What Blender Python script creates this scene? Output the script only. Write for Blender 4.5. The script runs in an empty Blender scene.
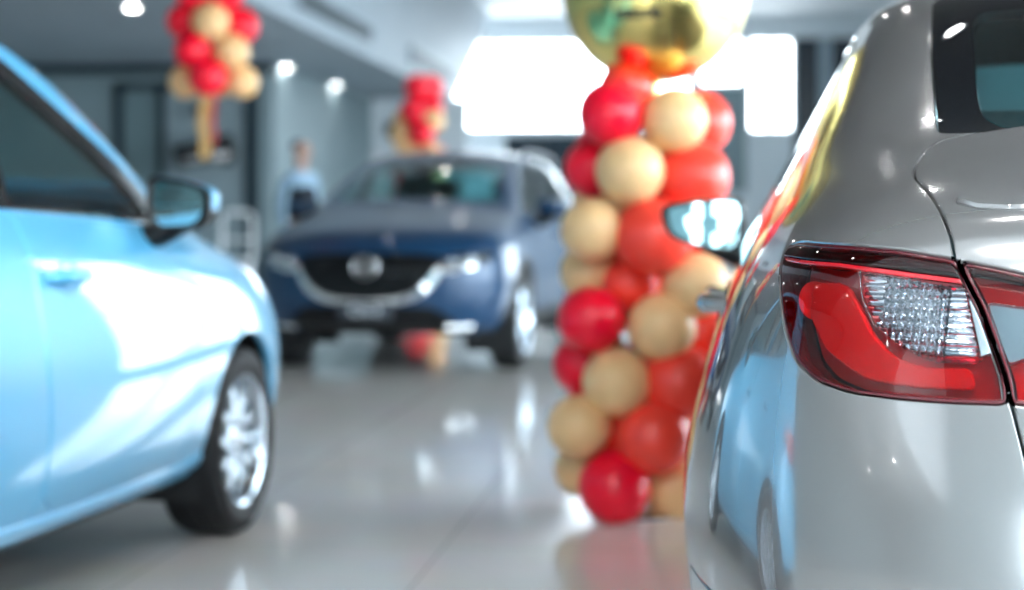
import bpy, bmesh, math, random
from mathutils import Vector, Matrix
from mathutils.bvhtree import BVHTree
from mathutils.kdtree import KDTree
from mathutils.geometry import delaunay_2d_cdt

R = math.radians
random.seed(7)
SC = bpy.context.scene
COL = SC.collection

# ------------------------------------------------------------------ frame
F, CX, HZ, CAMZ, YAW = 1850.0, 512.0, 220.0, 1.0, R(6)
cs, sn = math.cos(YAW), math.sin(YAW)


def W(X, Y, Z=0.0):
    """point measured right / forward of the camera -> room coordinates"""
    return Vector((X * cs - Y * sn, X * sn + Y * cs, Z))


def at(px, py, Y):
    return W((px - CX) / F * Y, Y, CAMZ + (HZ - py) / F * Y)


# ------------------------------------------------------------------ materials
def mat(name, color=(.8, .8, .8), rough=.5, metal=0., coat=0., spec=.5, emit=None, estr=0., sheen=0., coat_rough=.02):
    m = bpy.data.materials.new(name)
    m.use_nodes = True
    b = m.node_tree.nodes['Principled BSDF']
    b.inputs['Base Color'].default_value = (*color, 1)
    b.inputs['Roughness'].default_value = rough
    b.inputs['Metallic'].default_value = metal
    b.inputs['Coat Weight'].default_value = coat
    b.inputs['Coat Roughness'].default_value = coat_rough
    b.inputs['Specular IOR Level'].default_value = spec
    if emit:
        b.inputs['Emission Color'].default_value = (*emit, 1)
        b.inputs['Emission Strength'].default_value = estr
    return m


def noise_tint(m, c1, c2, scale=8., detail=3., coords='Object'):
    nt = m.node_tree
    n, l = nt.nodes, nt.links
    tc = n.new('ShaderNodeTexCoord')
    t = n.new('ShaderNodeTexNoise')
    t.inputs['Scale'].default_value = scale
    t.inputs['Detail'].default_value = detail
    r = n.new('ShaderNodeValToRGB')
    r.color_ramp.elements[0].color = (*c1, 1)
    r.color_ramp.elements[1].color = (*c2, 1)
    r.color_ramp.elements[0].position = .3
    r.color_ramp.elements[1].position = .7
    l.new(tc.outputs[coords], t.inputs['Vector'])
    l.new(t.outputs['Fac'], r.inputs['Fac'])
    l.new(r.outputs['Color'], n['Principled BSDF'].inputs['Base Color'])
    return m


def glass(name, tint=(.8, .9, .9), ior=1.5, rough=0., boost=1.0):
    """thin pane: tinted see-through mixed with a mirror reflection by fresnel"""
    m = bpy.data.materials.new(name)
    m.use_nodes = True
    nt = m.node_tree
    n, l = nt.nodes, nt.links
    n.clear()
    out = n.new('ShaderNodeOutputMaterial')
    tr = n.new('ShaderNodeBsdfTransparent')
    tr.inputs['Color'].default_value = (*tint, 1)
    gl = n.new('ShaderNodeBsdfGlossy')
    gl.inputs['Roughness'].default_value = rough
    # Schlick reflectance from |N.I|, the same from both sides of the thin pane
    ge = n.new('ShaderNodeNewGeometry')
    dt = n.new('ShaderNodeVectorMath')
    dt.operation = 'DOT_PRODUCT'
    l.new(ge.outputs['Normal'], dt.inputs[0])
    l.new(ge.outputs['Incoming'], dt.inputs[1])

    def mth(op, a_, b_):
        q = n.new('ShaderNodeMath')
        q.operation = op
        for k, v in enumerate((a_, b_)):
            if v is None:
                continue
            if isinstance(v, (int, float)):
                q.inputs[k].default_value = v
            else:
                l.new(v, q.inputs[k])
        return q.outputs[0]
    r0 = ((ior - 1) / (ior + 1)) ** 2
    c = mth('ABSOLUTE', dt.outputs['Value'], None)
    p5 = mth('POWER', mth('SUBTRACT', 1.0, c), 5.0)
    fac = mth('MULTIPLY', mth('ADD', r0, mth('MULTIPLY', p5, 1 - r0)), boost)
    cl = mth('MINIMUM', fac, 1.0)
    mx = n.new('ShaderNodeMixShader')
    l.new(cl, mx.inputs['Fac'])
    l.new(tr.outputs[0], mx.inputs[1])
    l.new(gl.outputs[0], mx.inputs[2])
    l.new(mx.outputs[0], out.inputs['Surface'])
    return m


def paint(name, color, metal=.35, rough=.32, ior=1.5, coat=1.0):
    m = mat(name, color, rough, metal, coat=coat, spec=.5 * coat)
    m.node_tree.nodes['Principled BSDF'].inputs['Coat IOR'].default_value = ior
    return m


M = {}
M['silver'] = paint('silver_paint', (.250, .250, .252), .58, .15, 1.65)
M['lightblue'] = paint('pale_blue_paint', (.095, .41, .67), .12, .34, 1.40)
M['navy'] = paint('dark_blue_paint', (.008, .045, .11), .15, .38, 1.45, .6)
M['black_gloss'] = mat('black_gloss', (.006, .007, .009), .12, coat=.6)
M['frit'] = mat('screen_border_black', (.003, .004, .006), .02, spec=.18)
M['black_plastic'] = mat('black_plastic', (.003, .004, .005), .42, spec=.3)
M['cladding'] = mat('dark_cladding', (.006, .008, .011), .55, spec=.35)
M['rubber'] = noise_tint(mat('tyre_rubber', rough=.62, spec=.3), (.006, .007, .008), (.011, .012, .014), 40)
M['alloy'] = mat('alloy_metal', (.50, .57, .64), .22, 1.0)
M['alloy_dark'] = mat('dark_alloy', (.10, .13, .17), .3, .9)
M['chrome'] = mat('chrome', (.86, .88, .9), .06, 1.0)
M['steel'] = mat('brushed_steel', (.45, .47, .5), .35, 1.0)
M['window'] = glass('car_window_glass', (.62, .82, .82), boost=1.3)
M['rear_window'] = glass('tinted_rear_glass', (.26, .56, .60), boost=1.4)
M['lamp_clear'] = glass('clear_lamp_lens', (.92, .95, .97), boost=1.2)
M['lamp_red'] = glass('red_lamp_lens', (.62, .008, .022), 1.5, boost=1.5)
M['lamp_dark_red'] = glass('deep_red_lamp_lens', (.36, .003, .012), 1.5, boost=1.4)
M['mirror'] = mat('mirror_glass', (.34, .52, .55), .02, 1.0)
M['interior'] = noise_tint(mat('cabin_trim', rough=.75), (.018, .022, .024), (.030, .034, .036), 30)
M['seat_cloth'] = noise_tint(mat('seat_cloth', rough=.85), (.030, .036, .038), (.055, .06, .062), 60)
M['under'] = mat('underbody', (.008, .009, .01), .8)


# ------------------------------------------------------------------ objects
def link(o, parent=None):
    COL.objects.link(o)
    if parent is not None:
        o.parent = parent
    return o


def tag(o, label=None, cat=None, group=None, kind=None):
    if label:
        o['label'] = label
    if cat:
        o['category'] = cat
    if group:
        o['group'] = group
    if kind:
        o['kind'] = kind
    return o


def empty(name, loc, rz=0.):
    o = bpy.data.objects.new(name, None)
    COL.objects.link(o)
    o.location = loc
    o.rotation_euler = (0, 0, rz)
    o.empty_display_size = .1
    return o


def mesh_obj(name, verts, faces, material, parent=None, smooth=True, normals=None):
    me = bpy.data.meshes.new(name)
    me.from_pydata([tuple(v) for v in verts], [], faces)
    me.update()
    if smooth:
        me.polygons.foreach_set('use_smooth', [True] * len(me.polygons))
    if normals is not None:
        me.normals_split_custom_set_from_vertices([tuple(n) for n in normals])
    mats = material if isinstance(material, (list, tuple)) else [material]
    for m in mats:
        me.materials.append(m)
    return link(bpy.data.objects.new(name, me), parent)


def from_bm(name, bm, material, parent=None, smooth=True, angle=40):
    me = bpy.data.meshes.new(name)
    bmesh.ops.recalc_face_normals(bm, faces=bm.faces)
    bm.to_mesh(me)
    bm.free()
    if smooth:
        me.polygons.foreach_set('use_smooth', [True] * len(me.polygons))
        me.set_sharp_from_angle(angle=R(angle))
    mats = material if isinstance(material, (list, tuple)) else [material]
    for m in mats:
        me.materials.append(m)
    return link(bpy.data.objects.new(name, me), parent)


def bm_box(bm, c, s, rot=None, bevel=0., seg=2, mi=0):
    """box of size s centred at c, optionally rotated (3x3/4x4) and bevelled"""
    g = bmesh.ops.create_cube(bm, size=1.0)
    vs = g['verts']
    for v in vs:
        v.co = Vector((v.co.x * s[0], v.co.y * s[1], v.co.z * s[2]))
    if bevel:
        es = list({e for v in vs for e in v.link_edges})
        r = bmesh.ops.bevel(bm, geom=es, offset=bevel, segments=seg, affect='EDGES', profile=.5)
        vs = list({v for f in r['faces'] for v in f.verts} | {v for v in vs if v.is_valid})
    T = Matrix.Translation(Vector(c)) @ (rot.to_4x4() if rot else Matrix())
    for v in vs:
        v.co = T @ v.co
    for f in {f for v in vs for f in v.link_faces}:
        f.material_index = mi
    return vs


def bm_lathe(bm, prof, n=48, axis='Y', mi=0, close=False):
    """prof: list of (radius, offset along the axis)"""
    rings = []
    for r_, h in prof:
        ring = []
        for k in range(n):
            a = 2 * math.pi * k / n
            if axis == 'Y':
                co = (r_ * math.cos(a), h, r_ * math.sin(a))
            elif axis == 'Z':
                co = (r_ * math.cos(a), r_ * math.sin(a), h)
            else:
                co = (h, r_ * math.cos(a), r_ * math.sin(a))
            ring.append(bm.verts.new(co))
        rings.append(ring)
    for a, b in zip(rings, rings[1:]):
        for k in range(n):
            f = bm.faces.new((a[k], a[(k + 1) % n], b[(k + 1) % n], b[k]))
            f.material_index = mi
    if close:
        for ring in (rings[0], rings[-1]):
            try:
                bm.faces.new(ring)
            except ValueError:
                pass
    return rings


def bm_tube(bm, pts, rad, n=8, closed=False, mi=0, flat=None):
    """round (or flattened) bar along a polyline"""
    pts = [Vector(p) for p in pts]
    rings = []
    m = len(pts)
    for i, p in enumerate(pts):
        a = pts[(i - 1) % m] if (i or closed) else p
        b = pts[(i + 1) % m] if (i < m - 1 or closed) else p
        t = (b - a).normalized()
        up = Vector((0, 0, 1)) if abs(t.z) < .9 else Vector((1, 0, 0))
        s = t.cross(up).normalized()
        u = s.cross(t).normalized()
        r_ = rad[i] if isinstance(rad, (list, tuple)) else rad
        fl = flat or 1.0
        rings.append([bm.verts.new(p + s * r_ * math.cos(2 * math.pi * k / n) + u * r_ * fl * math.sin(2 * math.pi * k / n)) for k in range(n)])
    pairs = list(zip(rings, rings[1:])) + ([(rings[-1], rings[0])] if closed else [])
    for a, b in pairs:
        for k in range(n):
            f = bm.faces.new((a[k], a[(k + 1) % n], b[(k + 1) % n], b[k]))
            f.material_index = mi
    if not closed:
        bm.faces.new(rings[0])
        bm.faces.new(rings[-1])


def catmull(pts, step=.02, closed=False):
    """smooth polyline through 2-D/3-D points"""
    P = [Vector(p) for p in pts]
    n = len(P)
    out = []
    for i in range(n if closed else n - 1):
        p0 = P[(i - 1) % n] if (closed or i > 0) else P[0] * 2 - P[1]
        p1, p2 = P[i], P[(i + 1) % n]
        p3 = P[(i + 2) % n] if (closed or i < n - 2) else P[-1] * 2 - P[-2]
        k = max(1, int((p2 - p1).length / step))
        for s in range(k):
            t = s / k
            out.append(.5 * ((2 * p1) + (p2 - p0) * t + (2 * p0 - 5 * p1 + 4 * p2 - p3) * t * t + (3 * p1 - p0 - 3 * p2 + p3) * t ** 3))
    if not closed:
        out.append(P[-1])
    return out


def rpoly(pts, rad=.02, step=.02):
    """closed 2-D polygon with rounded corners and resampled sides; a point may carry its own radius as a third value"""
    n = len(pts)
    out = []
    for i in range(n):
        a, b, c = Vector(pts[i - 1][:2]), Vector(pts[i][:2]), Vector(pts[(i + 1) % n][:2])
        r_ = pts[i][2] if len(pts[i]) > 2 else rad
        la, lc = (a - b).length, (c - b).length
        d = min(r_, la * .45, lc * .45)
        if d < 1e-4:
            out.append(b)
            continue
        p, q = b + (a - b) / la * d, b + (c - b) / lc * d
        k = max(2, int(d * 2 / step) + 2)
        for s in range(k + 1):
            t = s / k
            out.append(p * (1 - t) ** 2 + b * 2 * t * (1 - t) + q * t * t)
    res = []
    for i in range(len(out)):
        a, b = out[i], out[(i + 1) % len(out)]
        k = max(1, int((b - a).length / step))
        for s in range(k):
            res.append(a.lerp(b, s / k))
    return res


def circle(cx, cy, r_, n=64):
    return [Vector((cx + r_ * math.cos(2 * math.pi * k / n), cy + r_ * math.sin(2 * math.pi * k / n))) for k in range(n)]


# ------------------------------------------------------------------ car bodies: one smooth skin, cut into panels
def in_poly(c, poly):
    r_ = False
    for k in range(len(poly)):
        p, q = poly[k - 1], poly[k]
        if (p.y > c.y) != (q.y > c.y) and c.x < (q.x - p.x) * (c.y - p.y) / (q.y - p.y) + p.x:
            r_ = not r_
    return r_


class Skin:
    """half of a car's skin (y >= 0): vertices, normals, faces and a panel label per face"""

    def __init__(self, stations, rear, front, level=3, creases=()):
        bm = bmesh.new()
        cr = bm.edges.layers.float.new('crease_edge')
        vm = {}

        def V(co, side):
            key = (round(co[0], 5), round(co[1] * side, 5), round(co[2], 5))
            if key not in vm:
                vm[key] = bm.verts.new(key)
            return vm[key]

        for side in (1, -1):
            def quad(a, b, c, d):
                vs = [V(p, side) for p in (a, b, c, d)]
                if side < 0:
                    vs.reverse()
                bm.faces.new(vs)
            for A, B in zip(stations, stations[1:]):
                for j in range(9):
                    quad(A[j], A[j + 1], B[j + 1], B[j])
            for S, cap, flip in ((stations[0], rear, False), (stations[-1], front, True)):
                G = [[S[r_]] + list(cap[r_]) for r_ in range(5)] + [list(S[5:10])]
                for r_ in range(5):
                    for c in range(4):
                        q = (G[r_][c], G[r_][c + 1], G[r_ + 1][c + 1], G[r_ + 1][c])
                        quad(*(reversed(q) if flip else q))
            for (ia, ib, j, val) in creases:
                for i in range(ia, ib):
                    e = bm.edges.get((V(stations[i][j], side), V(stations[i + 1][j], side)))
                    if e:
                        e[cr] = val
        me = bpy.data.meshes.new('skin_cage')
        bm.to_mesh(me)
        bm.free()
        ob = bpy.data.objects.new('skin_cage', me)
        COL.objects.link(ob)
        md = ob.modifiers.new('s', 'SUBSURF')
        md.levels = md.render_levels = level
        dg = bpy.context.evaluated_depsgraph_get()
        ev = ob.evaluated_get(dg).to_mesh()
        idx = {}
        self.V, self.N, self.F, self.L = [], [], [], []
        vn = [Vector(n.vector) for n in ev.vertex_normals]
        for p in ev.polygons:
            if p.center.y < 0:
                continue
            f = []
            for i in p.vertices:
                if i not in idx:
                    idx[i] = len(self.V)
                    co = ev.vertices[i].co.copy()
                    nn = vn[i].copy()
                    if abs(co.y) < 1e-5:
                        co.y = 0
                        nn.y = 0
                        nn.normalize()
                    self.V.append(co)
                    self.N.append(nn)
                f.append(idx[i])
            self.F.append(tuple(f))
            self.L.append('body')
        ob.evaluated_get(dg).to_mesh_clear()
        bpy.data.objects.remove(ob)
        bpy.data.meshes.remove(me)
        self.tree = BVHTree.FromPolygons(self.V, self.F)
        self.V0, self.N0, self.F0 = list(self.V), list(self.N), list(self.F)

    def hit(self, o, d):
        """first point on the whole skin along a ray, with the smooth normal there"""
        co, n, i, _ = self.tree.ray_cast(Vector(o), Vector(d))
        if co is None:
            return None, None
        f = self.F0[i]
        w = [1 / max((self.V0[k] - co).length, 1e-5) for k in f]
        nn = sum((self.N0[k] * a for k, a in zip(f, w)), Vector()).normalized()
        return co, nn

    def side(self, x, z):
        return self.hit((x, 3, z), (0, -1, 0))

    def cut(self, polys, view, where=lambda c: True, only=('body',), nmin=.03):
        """polys: [(label, [2-D points])]; view 'side' (x,z), 'rear' / 'front' (y,z), 'top' (x,y) or a direction the surface is looked at along"""
        if view == 'side':
            a, b, d = Vector((1, 0, 0)), Vector((0, 0, 1)), Vector((0, 1, 0))
        elif view == 'rear':
            a, b, d = Vector((0, 1, 0)), Vector((0, 0, 1)), Vector((-1, 0, 0))
        elif view == 'front':
            a, b, d = Vector((0, 1, 0)), Vector((0, 0, 1)), Vector((1, 0, 0))
        elif view == 'top':
            a, b, d = Vector((1, 0, 0)), Vector((0, 1, 0)), Vector((0, 0, 1))
        else:
            d = Vector(view).normalized()
            a = Vector((0, 0, 1)).cross(d).normalized()
            b = d.cross(a).normalized()
        for label, poly in polys:
            self._cut(label, poly, a, b, d, where, only, nmin)
        return self

    def _cut(self, label, poly, a, b, d, where, only, nmin):
        u0, u1 = min(p[0] for p in poly), max(p[0] for p in poly)
        v0, v1 = min(p[1] for p in poly), max(p[1] for p in poly)
        sel = []
        for fi, f in enumerate(self.F):
            if self.L[fi] not in only:
                continue
            if min(self.N[i].dot(d) for i in f) < nmin:
                continue
            us = [self.V[i].dot(a) for i in f]
            vs = [self.V[i].dot(b) for i in f]
            if max(us) < u0 - .01 or min(us) > u1 + .01 or max(vs) < v0 - .01 or min(vs) > v1 + .01:
                continue
            if not where(sum((self.V[i] for i in f), Vector()) / len(f)):
                continue
            sel.append(fi)
        if not sel:
            print('CUT: nothing under', label)
            return
        vid, pts, back = {}, [], []
        fin = []
        for fi in sel:
            q = []
            for i in self.F[fi]:
                if i not in vid:
                    vid[i] = len(pts)
                    pts.append(Vector((self.V[i].dot(a), self.V[i].dot(b))))
                    back.append(i)
                q.append(vid[i])
            ar = sum(pts[q[k]].x * pts[q[(k + 1) % len(q)]].y - pts[q[(k + 1) % len(q)]].x * pts[q[k]].y for k in range(len(q)))
            fin.append(q if ar > 0 else q[::-1])
        nm = len(pts)
        pol = [Vector(p[:2]) for p in poly]
        ar = sum(pol[k].x * pol[(k + 1) % len(pol)].y - pol[(k + 1) % len(pol)].x * pol[k].y for k in range(len(pol)))
        if ar < 0:
            pol.reverse()
        pid = list(range(nm, nm + len(pol)))
        pts += pol
        nf = len(fin)
        ov, oe, of, rv, re_, rf = delaunay_2d_cdt(pts, [], fin + [pid], 1, 5e-5, True)
        new = {}

        def vert(k, fi):
            if k in new:
                return new[k]
            for o in rv[k]:
                if o < nm:
                    new[k] = back[o]
                    return back[o]
            p = ov[k]
            best = None
            q = self.F[sel[fi]]
            for s in range(1, len(q) - 1):
                t = (q[0], q[s], q[s + 1])
                A, B, C = (Vector((self.V[i].dot(a), self.V[i].dot(b))) for i in t)
                den = (B.y - C.y) * (A.x - C.x) + (C.x - B.x) * (A.y - C.y)
                if abs(den) < 1e-14:
                    continue
                w0 = ((B.y - C.y) * (p.x - C.x) + (C.x - B.x) * (p.y - C.y)) / den
                w1 = ((C.y - A.y) * (p.x - C.x) + (A.x - C.x) * (p.y - C.y)) / den
                w2 = 1 - w0 - w1
                m_ = min(w0, w1, w2)
                if best is None or m_ > best[0]:
                    best = (m_, t, (w0, w1, w2))
            _, t, w = best
            w = [max(x, 0) for x in w]
            w = [x / sum(w) for x in w]
            self.V.append(sum((self.V[i] * x for i, x in zip(t, w)), Vector()))
            self.N.append(sum((self.N[i] * x for i, x in zip(t, w)), Vector()).normalized())
            new[k] = len(self.V) - 1
            return new[k]

        addF, addL = [], []
        for tri, ids in zip(of, rf):
            src = [i for i in ids if i < nf]
            if not src:
                continue
            idx = [vert(k, src[0]) for k in tri]
            if len(set(idx)) < 3:
                continue
            nrm = (self.V[idx[1]] - self.V[idx[0]]).cross(self.V[idx[2]] - self.V[idx[0]])
            if nrm.dot(d) < 0:
                idx.reverse()
            addF.append(tuple(idx))
            c2 = (ov[tri[0]] + ov[tri[1]] + ov[tri[2]]) / 3
            addL.append(label if in_poly(c2, pol) else self.L[sel[src[0]]])
        S = set(sel)
        self.F = [f for i, f in enumerate(self.F) if i not in S] + addF
        self.L = [f for i, f in enumerate(self.L) if i not in S] + addL

    def part(self, name, labels, material, parent, both='join', gap=.0018, depth=.018, roll=.0015, off=0., where=None, label=None):
        """the panel(s) with these labels as one mesh (both='join'), or a left and a right one (both='split'); edges are rolled in by `depth`"""
        labels = (labels,) if isinstance(labels, str) else labels
        fs = [f for f, l in zip(self.F, self.L) if l in labels]
        if where:
            fs = [f for f in fs if where(sum((self.V[i] for i in f), Vector()) / len(f))]
        if not fs:
            print('PART: nothing labelled', labels)
            return []
        idx, V, N = {}, [], []
        FF = []
        for f in fs:
            q = []
            for i in f:
                if i not in idx:
                    idx[i] = len(V)
                    V.append(self.V[i] + self.N[i] * off)
                    N.append(self.N[i].copy())
                q.append(idx[i])
            FF.append(tuple(q))
        cnt = {}
        for f in FF:
            for k in range(len(f)):
                e = (f[k], f[(k + 1) % len(f)])
                cnt[e] = cnt.get(e, 0) + 1
        bd = [e for e in cnt if (e[1], e[0]) not in cnt and not (both == 'join' and abs(V[e[0]].y) < 1e-5 and abs(V[e[1]].y) < 1e-5)]
        inw = {}
        for i, j in bd:
            t = V[j] - V[i]
            if t.length < 1e-9:
                continue
            w = N[i].cross(t)
            if w.length < 1e-9:
                continue
            w.normalize()
            inw.setdefault(i, Vector())
            inw.setdefault(j, Vector())
            inw[i] += w
            inw[j] += w
        nb = {}
        for i, j in bd:
            nb.setdefault(i, []).append(j)
            nb.setdefault(j, []).append(i)
        for _ in range(4):                          # even out the inset direction along the rim
            inw = {i: (w.normalized() * 1.0 + sum((inw[j].normalized() for j in nb[i] if j in inw), Vector())) for i, w in inw.items()}
        ring1, ring2 = {}, {}
        tot = gap + roll
        kd = KDTree(max(1, len(inw)))
        for i in inw:
            kd.insert(V[i], i)
        kd.balance()
        if tot > 0:
            push = {}
            for i in range(len(V)):
                if i not in inw:
                    co, bi, dist = kd.find(V[i])
                    if co is not None and dist < 2.5 * tot:
                        push[i] = inw[bi].normalized() * (tot * (1 - dist / (2.5 * tot)))
            for i, p in push.items():
                V[i] = V[i] + p
        for i, w in inw.items():
            if both == 'join' and abs(V[i].y) < 1e-5:
                w.y = 0
            if w.length < 1e-6:
                w = Vector((0, 0, 1e-6))
            w.normalize()
            p = V[i].copy()
            V[i] = p + w * (gap + roll)
            ring1[i] = len(V)
            V.append(p + w * gap - N[i] * roll)
            N.append((N[i] - w).normalized())
            ring2[i] = len(V)
            V.append(p + w * gap - N[i] * depth)
            N.append((-w).normalized())
        for i, j in bd:
            if i in ring1 and j in ring1:
                FF.append((j, i, ring1[i], ring1[j]))
                FF.append((ring1[j], ring1[i], ring2[i], ring2[j]))
        mV = [Vector((v.x, -v.y, v.z)) for v in V]
        mN = [Vector((v.x, -v.y, v.z)) for v in N]
        mF = [tuple(reversed(f)) for f in FF]
        if both == 'join':
            n = len(V)
            V2, N2 = V + mV, N + mN
            remap = list(range(n)) + [k if abs(V[k].y) < 1e-5 else n + k for k in range(n)]
            F2 = FF + [tuple(remap[n + k] for k in f) for f in mF]
            used = sorted({k for f in F2 for k in f})
            rm = {k: i for i, k in enumerate(used)}
            o = [mesh_obj(name, [V2[k] for k in used], [tuple(rm[k] for k in f) for f in F2], material, parent, True, [N2[k] for k in used])]
        elif both == 'left':
            o = [mesh_obj(name, V, FF, material, parent, True, N)]
        else:
            p0, p1 = parent if isinstance(parent, (list, tuple)) else (parent, parent)
            o = [mesh_obj(name, V, FF, material, p0, True, N), mesh_obj(name, mV, mF, material, p1, True, mN)]
        if label:
            for x in o:
                x['label'] = label
        return o
# ------------------------------------------------------------------ cars: shared pieces
def wheel(root, x, y, r_, wdt=.19, rim=.205, spokes=10, twist=.0, steer=0., dark=False):
    """alloy wheel with tyre and brake disc, centred at (x, y, r_) of its car; outer face away from the centre line"""
    s = 1 if y > 0 else -1
    e = bpy.data.objects.new('wheel', None)
    link(e, root)
    e.location = (x, y, r_)
    e.rotation_euler = (0, 0, (0 if s > 0 else math.pi) + steer)
    e.empty_display_size = .05
    h = wdt / 2                                     # +y is the outer face
    bm = bmesh.new()
    prof = [(rim - .005, -h + .01), (rim + .02, -h - .004), (r_ - .045, -h - .008), (r_ - .014, -h + .006), (r_ - .002, -h + .03), (r_, -h + .06), (r_, -h * .35), (r_ - .007, -h * .33), (r_ - .007, -h * .27), (r_, -h * .25),
            (r_, h * .25), (r_ - .007, h * .27), (r_ - .007, h * .33), (r_, h * .35), (r_, h - .06), (r_ - .002, h - .03), (r_ - .014, h - .006), (r_ - .045, h + .008), (r_ - .06, h + .006), (rim + .02, h + .004), (rim - .004, h - .01)]
    bm_lathe(bm, prof, 72)
    from_bm('tyre', bm, M['rubber'], e, angle=35)
    bm = bmesh.new()
    # barrel and lip
    bm_lathe(bm, [(rim - .004, -h + .01), (rim - .03, -h + .03), (rim - .035, h - .05), (rim - .018, h - .028), (rim - .008, h - .008), (rim + .002, h - .004), (rim + .004, h - .014)], 72)
    # hub face
    bm_lathe(bm, [(.0, h - .030), (.03, h - .030), (.045, h - .034), (.062, h - .040), (.066, h - .06)], 36)
    for k in range(spokes):
        a0 = 2 * math.pi * k / spokes
        secs = []
        for t in (0, .35, .7, 1):
            rr = .048 + (rim - .066) * t
            a = a0 + twist * t
            half = (.024 - .008 * math.sin(t * math.pi) + .003 * t)
            yy = h - .038 + .014 * math.sin(t * math.pi * .9) - .004 * t
            c, s_ = math.cos(a), math.sin(a)
            tx, tz = -s_, c
            secs.append([bm.verts.new((c * rr + tx * hw, yy + dy, s_ * rr + tz * hw)) for hw, dy in ((-half, -.012), (-half * .6, 0), (half * .6, 0), (half, -.012), (half * .8, -.04), (-half * .8, -.04))])
        for A, B in zip(secs, secs[1:]):
            for q in range(6):
                bm.faces.new((A[q], A[(q + 1) % 6], B[(q + 1) % 6], B[q]))
    w_ = from_bm('rim', bm, M['alloy_dark'] if dark else M['alloy'], e, angle=30)
    bm = bmesh.new()
    bm_lathe(bm, [(0, h - .018), (.018, h - .018), (.027, h - .022), (.029, h - .032)], 28)
    for k in range(5):
        a = 2 * math.pi * k / 5
        m_ = Matrix.Translation((math.cos(a) * .047, h - .030, math.sin(a) * .047)) @ Matrix.Rotation(R(90), 4, 'X')
        bmesh.ops.create_cone(bm, cap_ends=True, segments=6, radius1=.009, radius2=.008, depth=.014, matrix=m_)
    from_bm('hub_cap', bm, M['steel'], e)
    bm = bmesh.new()
    bm_lathe(bm, [(.05, -.012), (rim - .06, -.012), (rim - .06, .006), (.05, .006)], 48, close=False)
    bm_box(bm, (-.10, -.005, .055), (.07, .06, .12), bevel=.015)
    from_bm('brake_disc', bm, M['steel'], e)
    return e


def wheel_well(root, x, r_, y_out, zc, width=.30):
    for s in (1, -1):
        bm = bmesh.new()
        n = 36
        rows = []
        for yy, rr in ((y_out, r_), (y_out - width, r_), (y_out - width, r_ * .55), (y_out - width, .02)):
            rows.append([bm.verts.new((x + rr * math.cos(a), s * yy, zc + rr * math.sin(a))) for a in [R(-25 + 230 * k / n) for k in range(n + 1)]])
        for A, B in zip(rows, rows[1:]):
            for k in range(n):
                bm.faces.new((A[k], A[k + 1], B[k + 1], B[k]))
        from_bm('wheel_well', bm, M['under'], root)


def underbody(root, stations, z=.2, shrink=.06):
    """flat floor pan between the sills"""
    bm = bmesh.new()
    L, Rr = [], []
    for S in stations:
        x, y = S[0][0], max(S[1][1] - shrink, .3)
        L.append(bm.verts.new((x, y, z)))
        Rr.append(bm.verts.new((x, -y, z)))
    for k in range(len(L) - 1):
        bm.faces.new((L[k], L[k + 1], Rr[k + 1], Rr[k]))
    g = bmesh.ops.extrude_face_region(bm, geom=bm.faces[:])
    for v in g['geom']:
        if isinstance(v, bmesh.types.BMVert):
            v.co.z += .03
    from_bm('floor_pan', bm, M['under'], root, smooth=False)


def seat(root, x, y, w_, zb=.30, name='front_seat', bench=False):
    bm = bmesh.new()
    rot = Matrix.Rotation(R(-18), 3, 'Y')
    bm_box(bm, (x + .02, y, zb + .12), (.52, w_, .18), Matrix.Rotation(R(-6), 3, 'Y'), .05, 4)
    bm_box(bm, (x - .30, y, zb + .46), (.15, w_ * .95, .62), rot, .055, 4)
    hs = (0,) if not bench else (-.35, .35)
    for dy in hs:
        bm_box(bm, (x - .41, y + dy, zb + .86), (.10, .25, .17), rot, .045, 4)
        for k in (-.06, .06):
            bm_tube(bm, [(x - .385, y + dy + k, zb + .72), (x - .405, y + dy + k, zb + .84)], .006, 6)
    return from_bm(name, bm, M['seat_cloth'], root)


def cabin(root, x_dash, x_front, x_rear, y_wheel, zb=.30, zd=.93, rear_w=1.25, shelf=None):
    """dashboard, steering wheel and seats seen through the panes"""
    seat(root, x_front, .36, .50, zb)
    seat(root, x_front, -.36, .50, zb)
    seat(root, x_rear, 0, rear_w, zb, 'rear_bench', True)
    bm = bmesh.new()
    bm_box(bm, (x_dash, 0, zd - .12), (.46, 1.38, .24), Matrix.Rotation(R(8), 3, 'Y'), .07, 4)
    bm_box(bm, (x_dash - .12, 0, zd - .36), (.30, .26, .44), Matrix.Rotation(R(-20), 3, 'Y'), .05, 3)
    bm_box(bm, (x_dash - .10, y_wheel, zd + .0), (.20, .34, .09), None, .04, 3)
    from_bm('dashboard', bm, M['interior'], root)
    bm = bmesh.new()
    T = Matrix.Translation((x_dash - .36, y_wheel, zd - .10)) @ Matrix.Rotation(R(-65), 4, 'Y')
    pts = [T @ Vector((.185 * math.cos(2 * math.pi * k / 32), .185 * math.sin(2 * math.pi * k / 32), 0)) for k in range(32)]
    bm_tube(bm, pts, .016, 8, True)
    for a in (0, 120, 240):
        bm_tube(bm, [T @ Vector((0, 0, -.02)), T @ Vector((.18 * math.cos(R(a + 180)), .18 * math.sin(R(a + 180)), 0))], [.035, .014], 8, flat=.5)
    bm_tube(bm, [T @ Vector((0, 0, .01)), T @ Vector((0, 0, -.22))], .035, 10)
    from_bm('steering_wheel', bm, M['black_plastic'], root)


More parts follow.
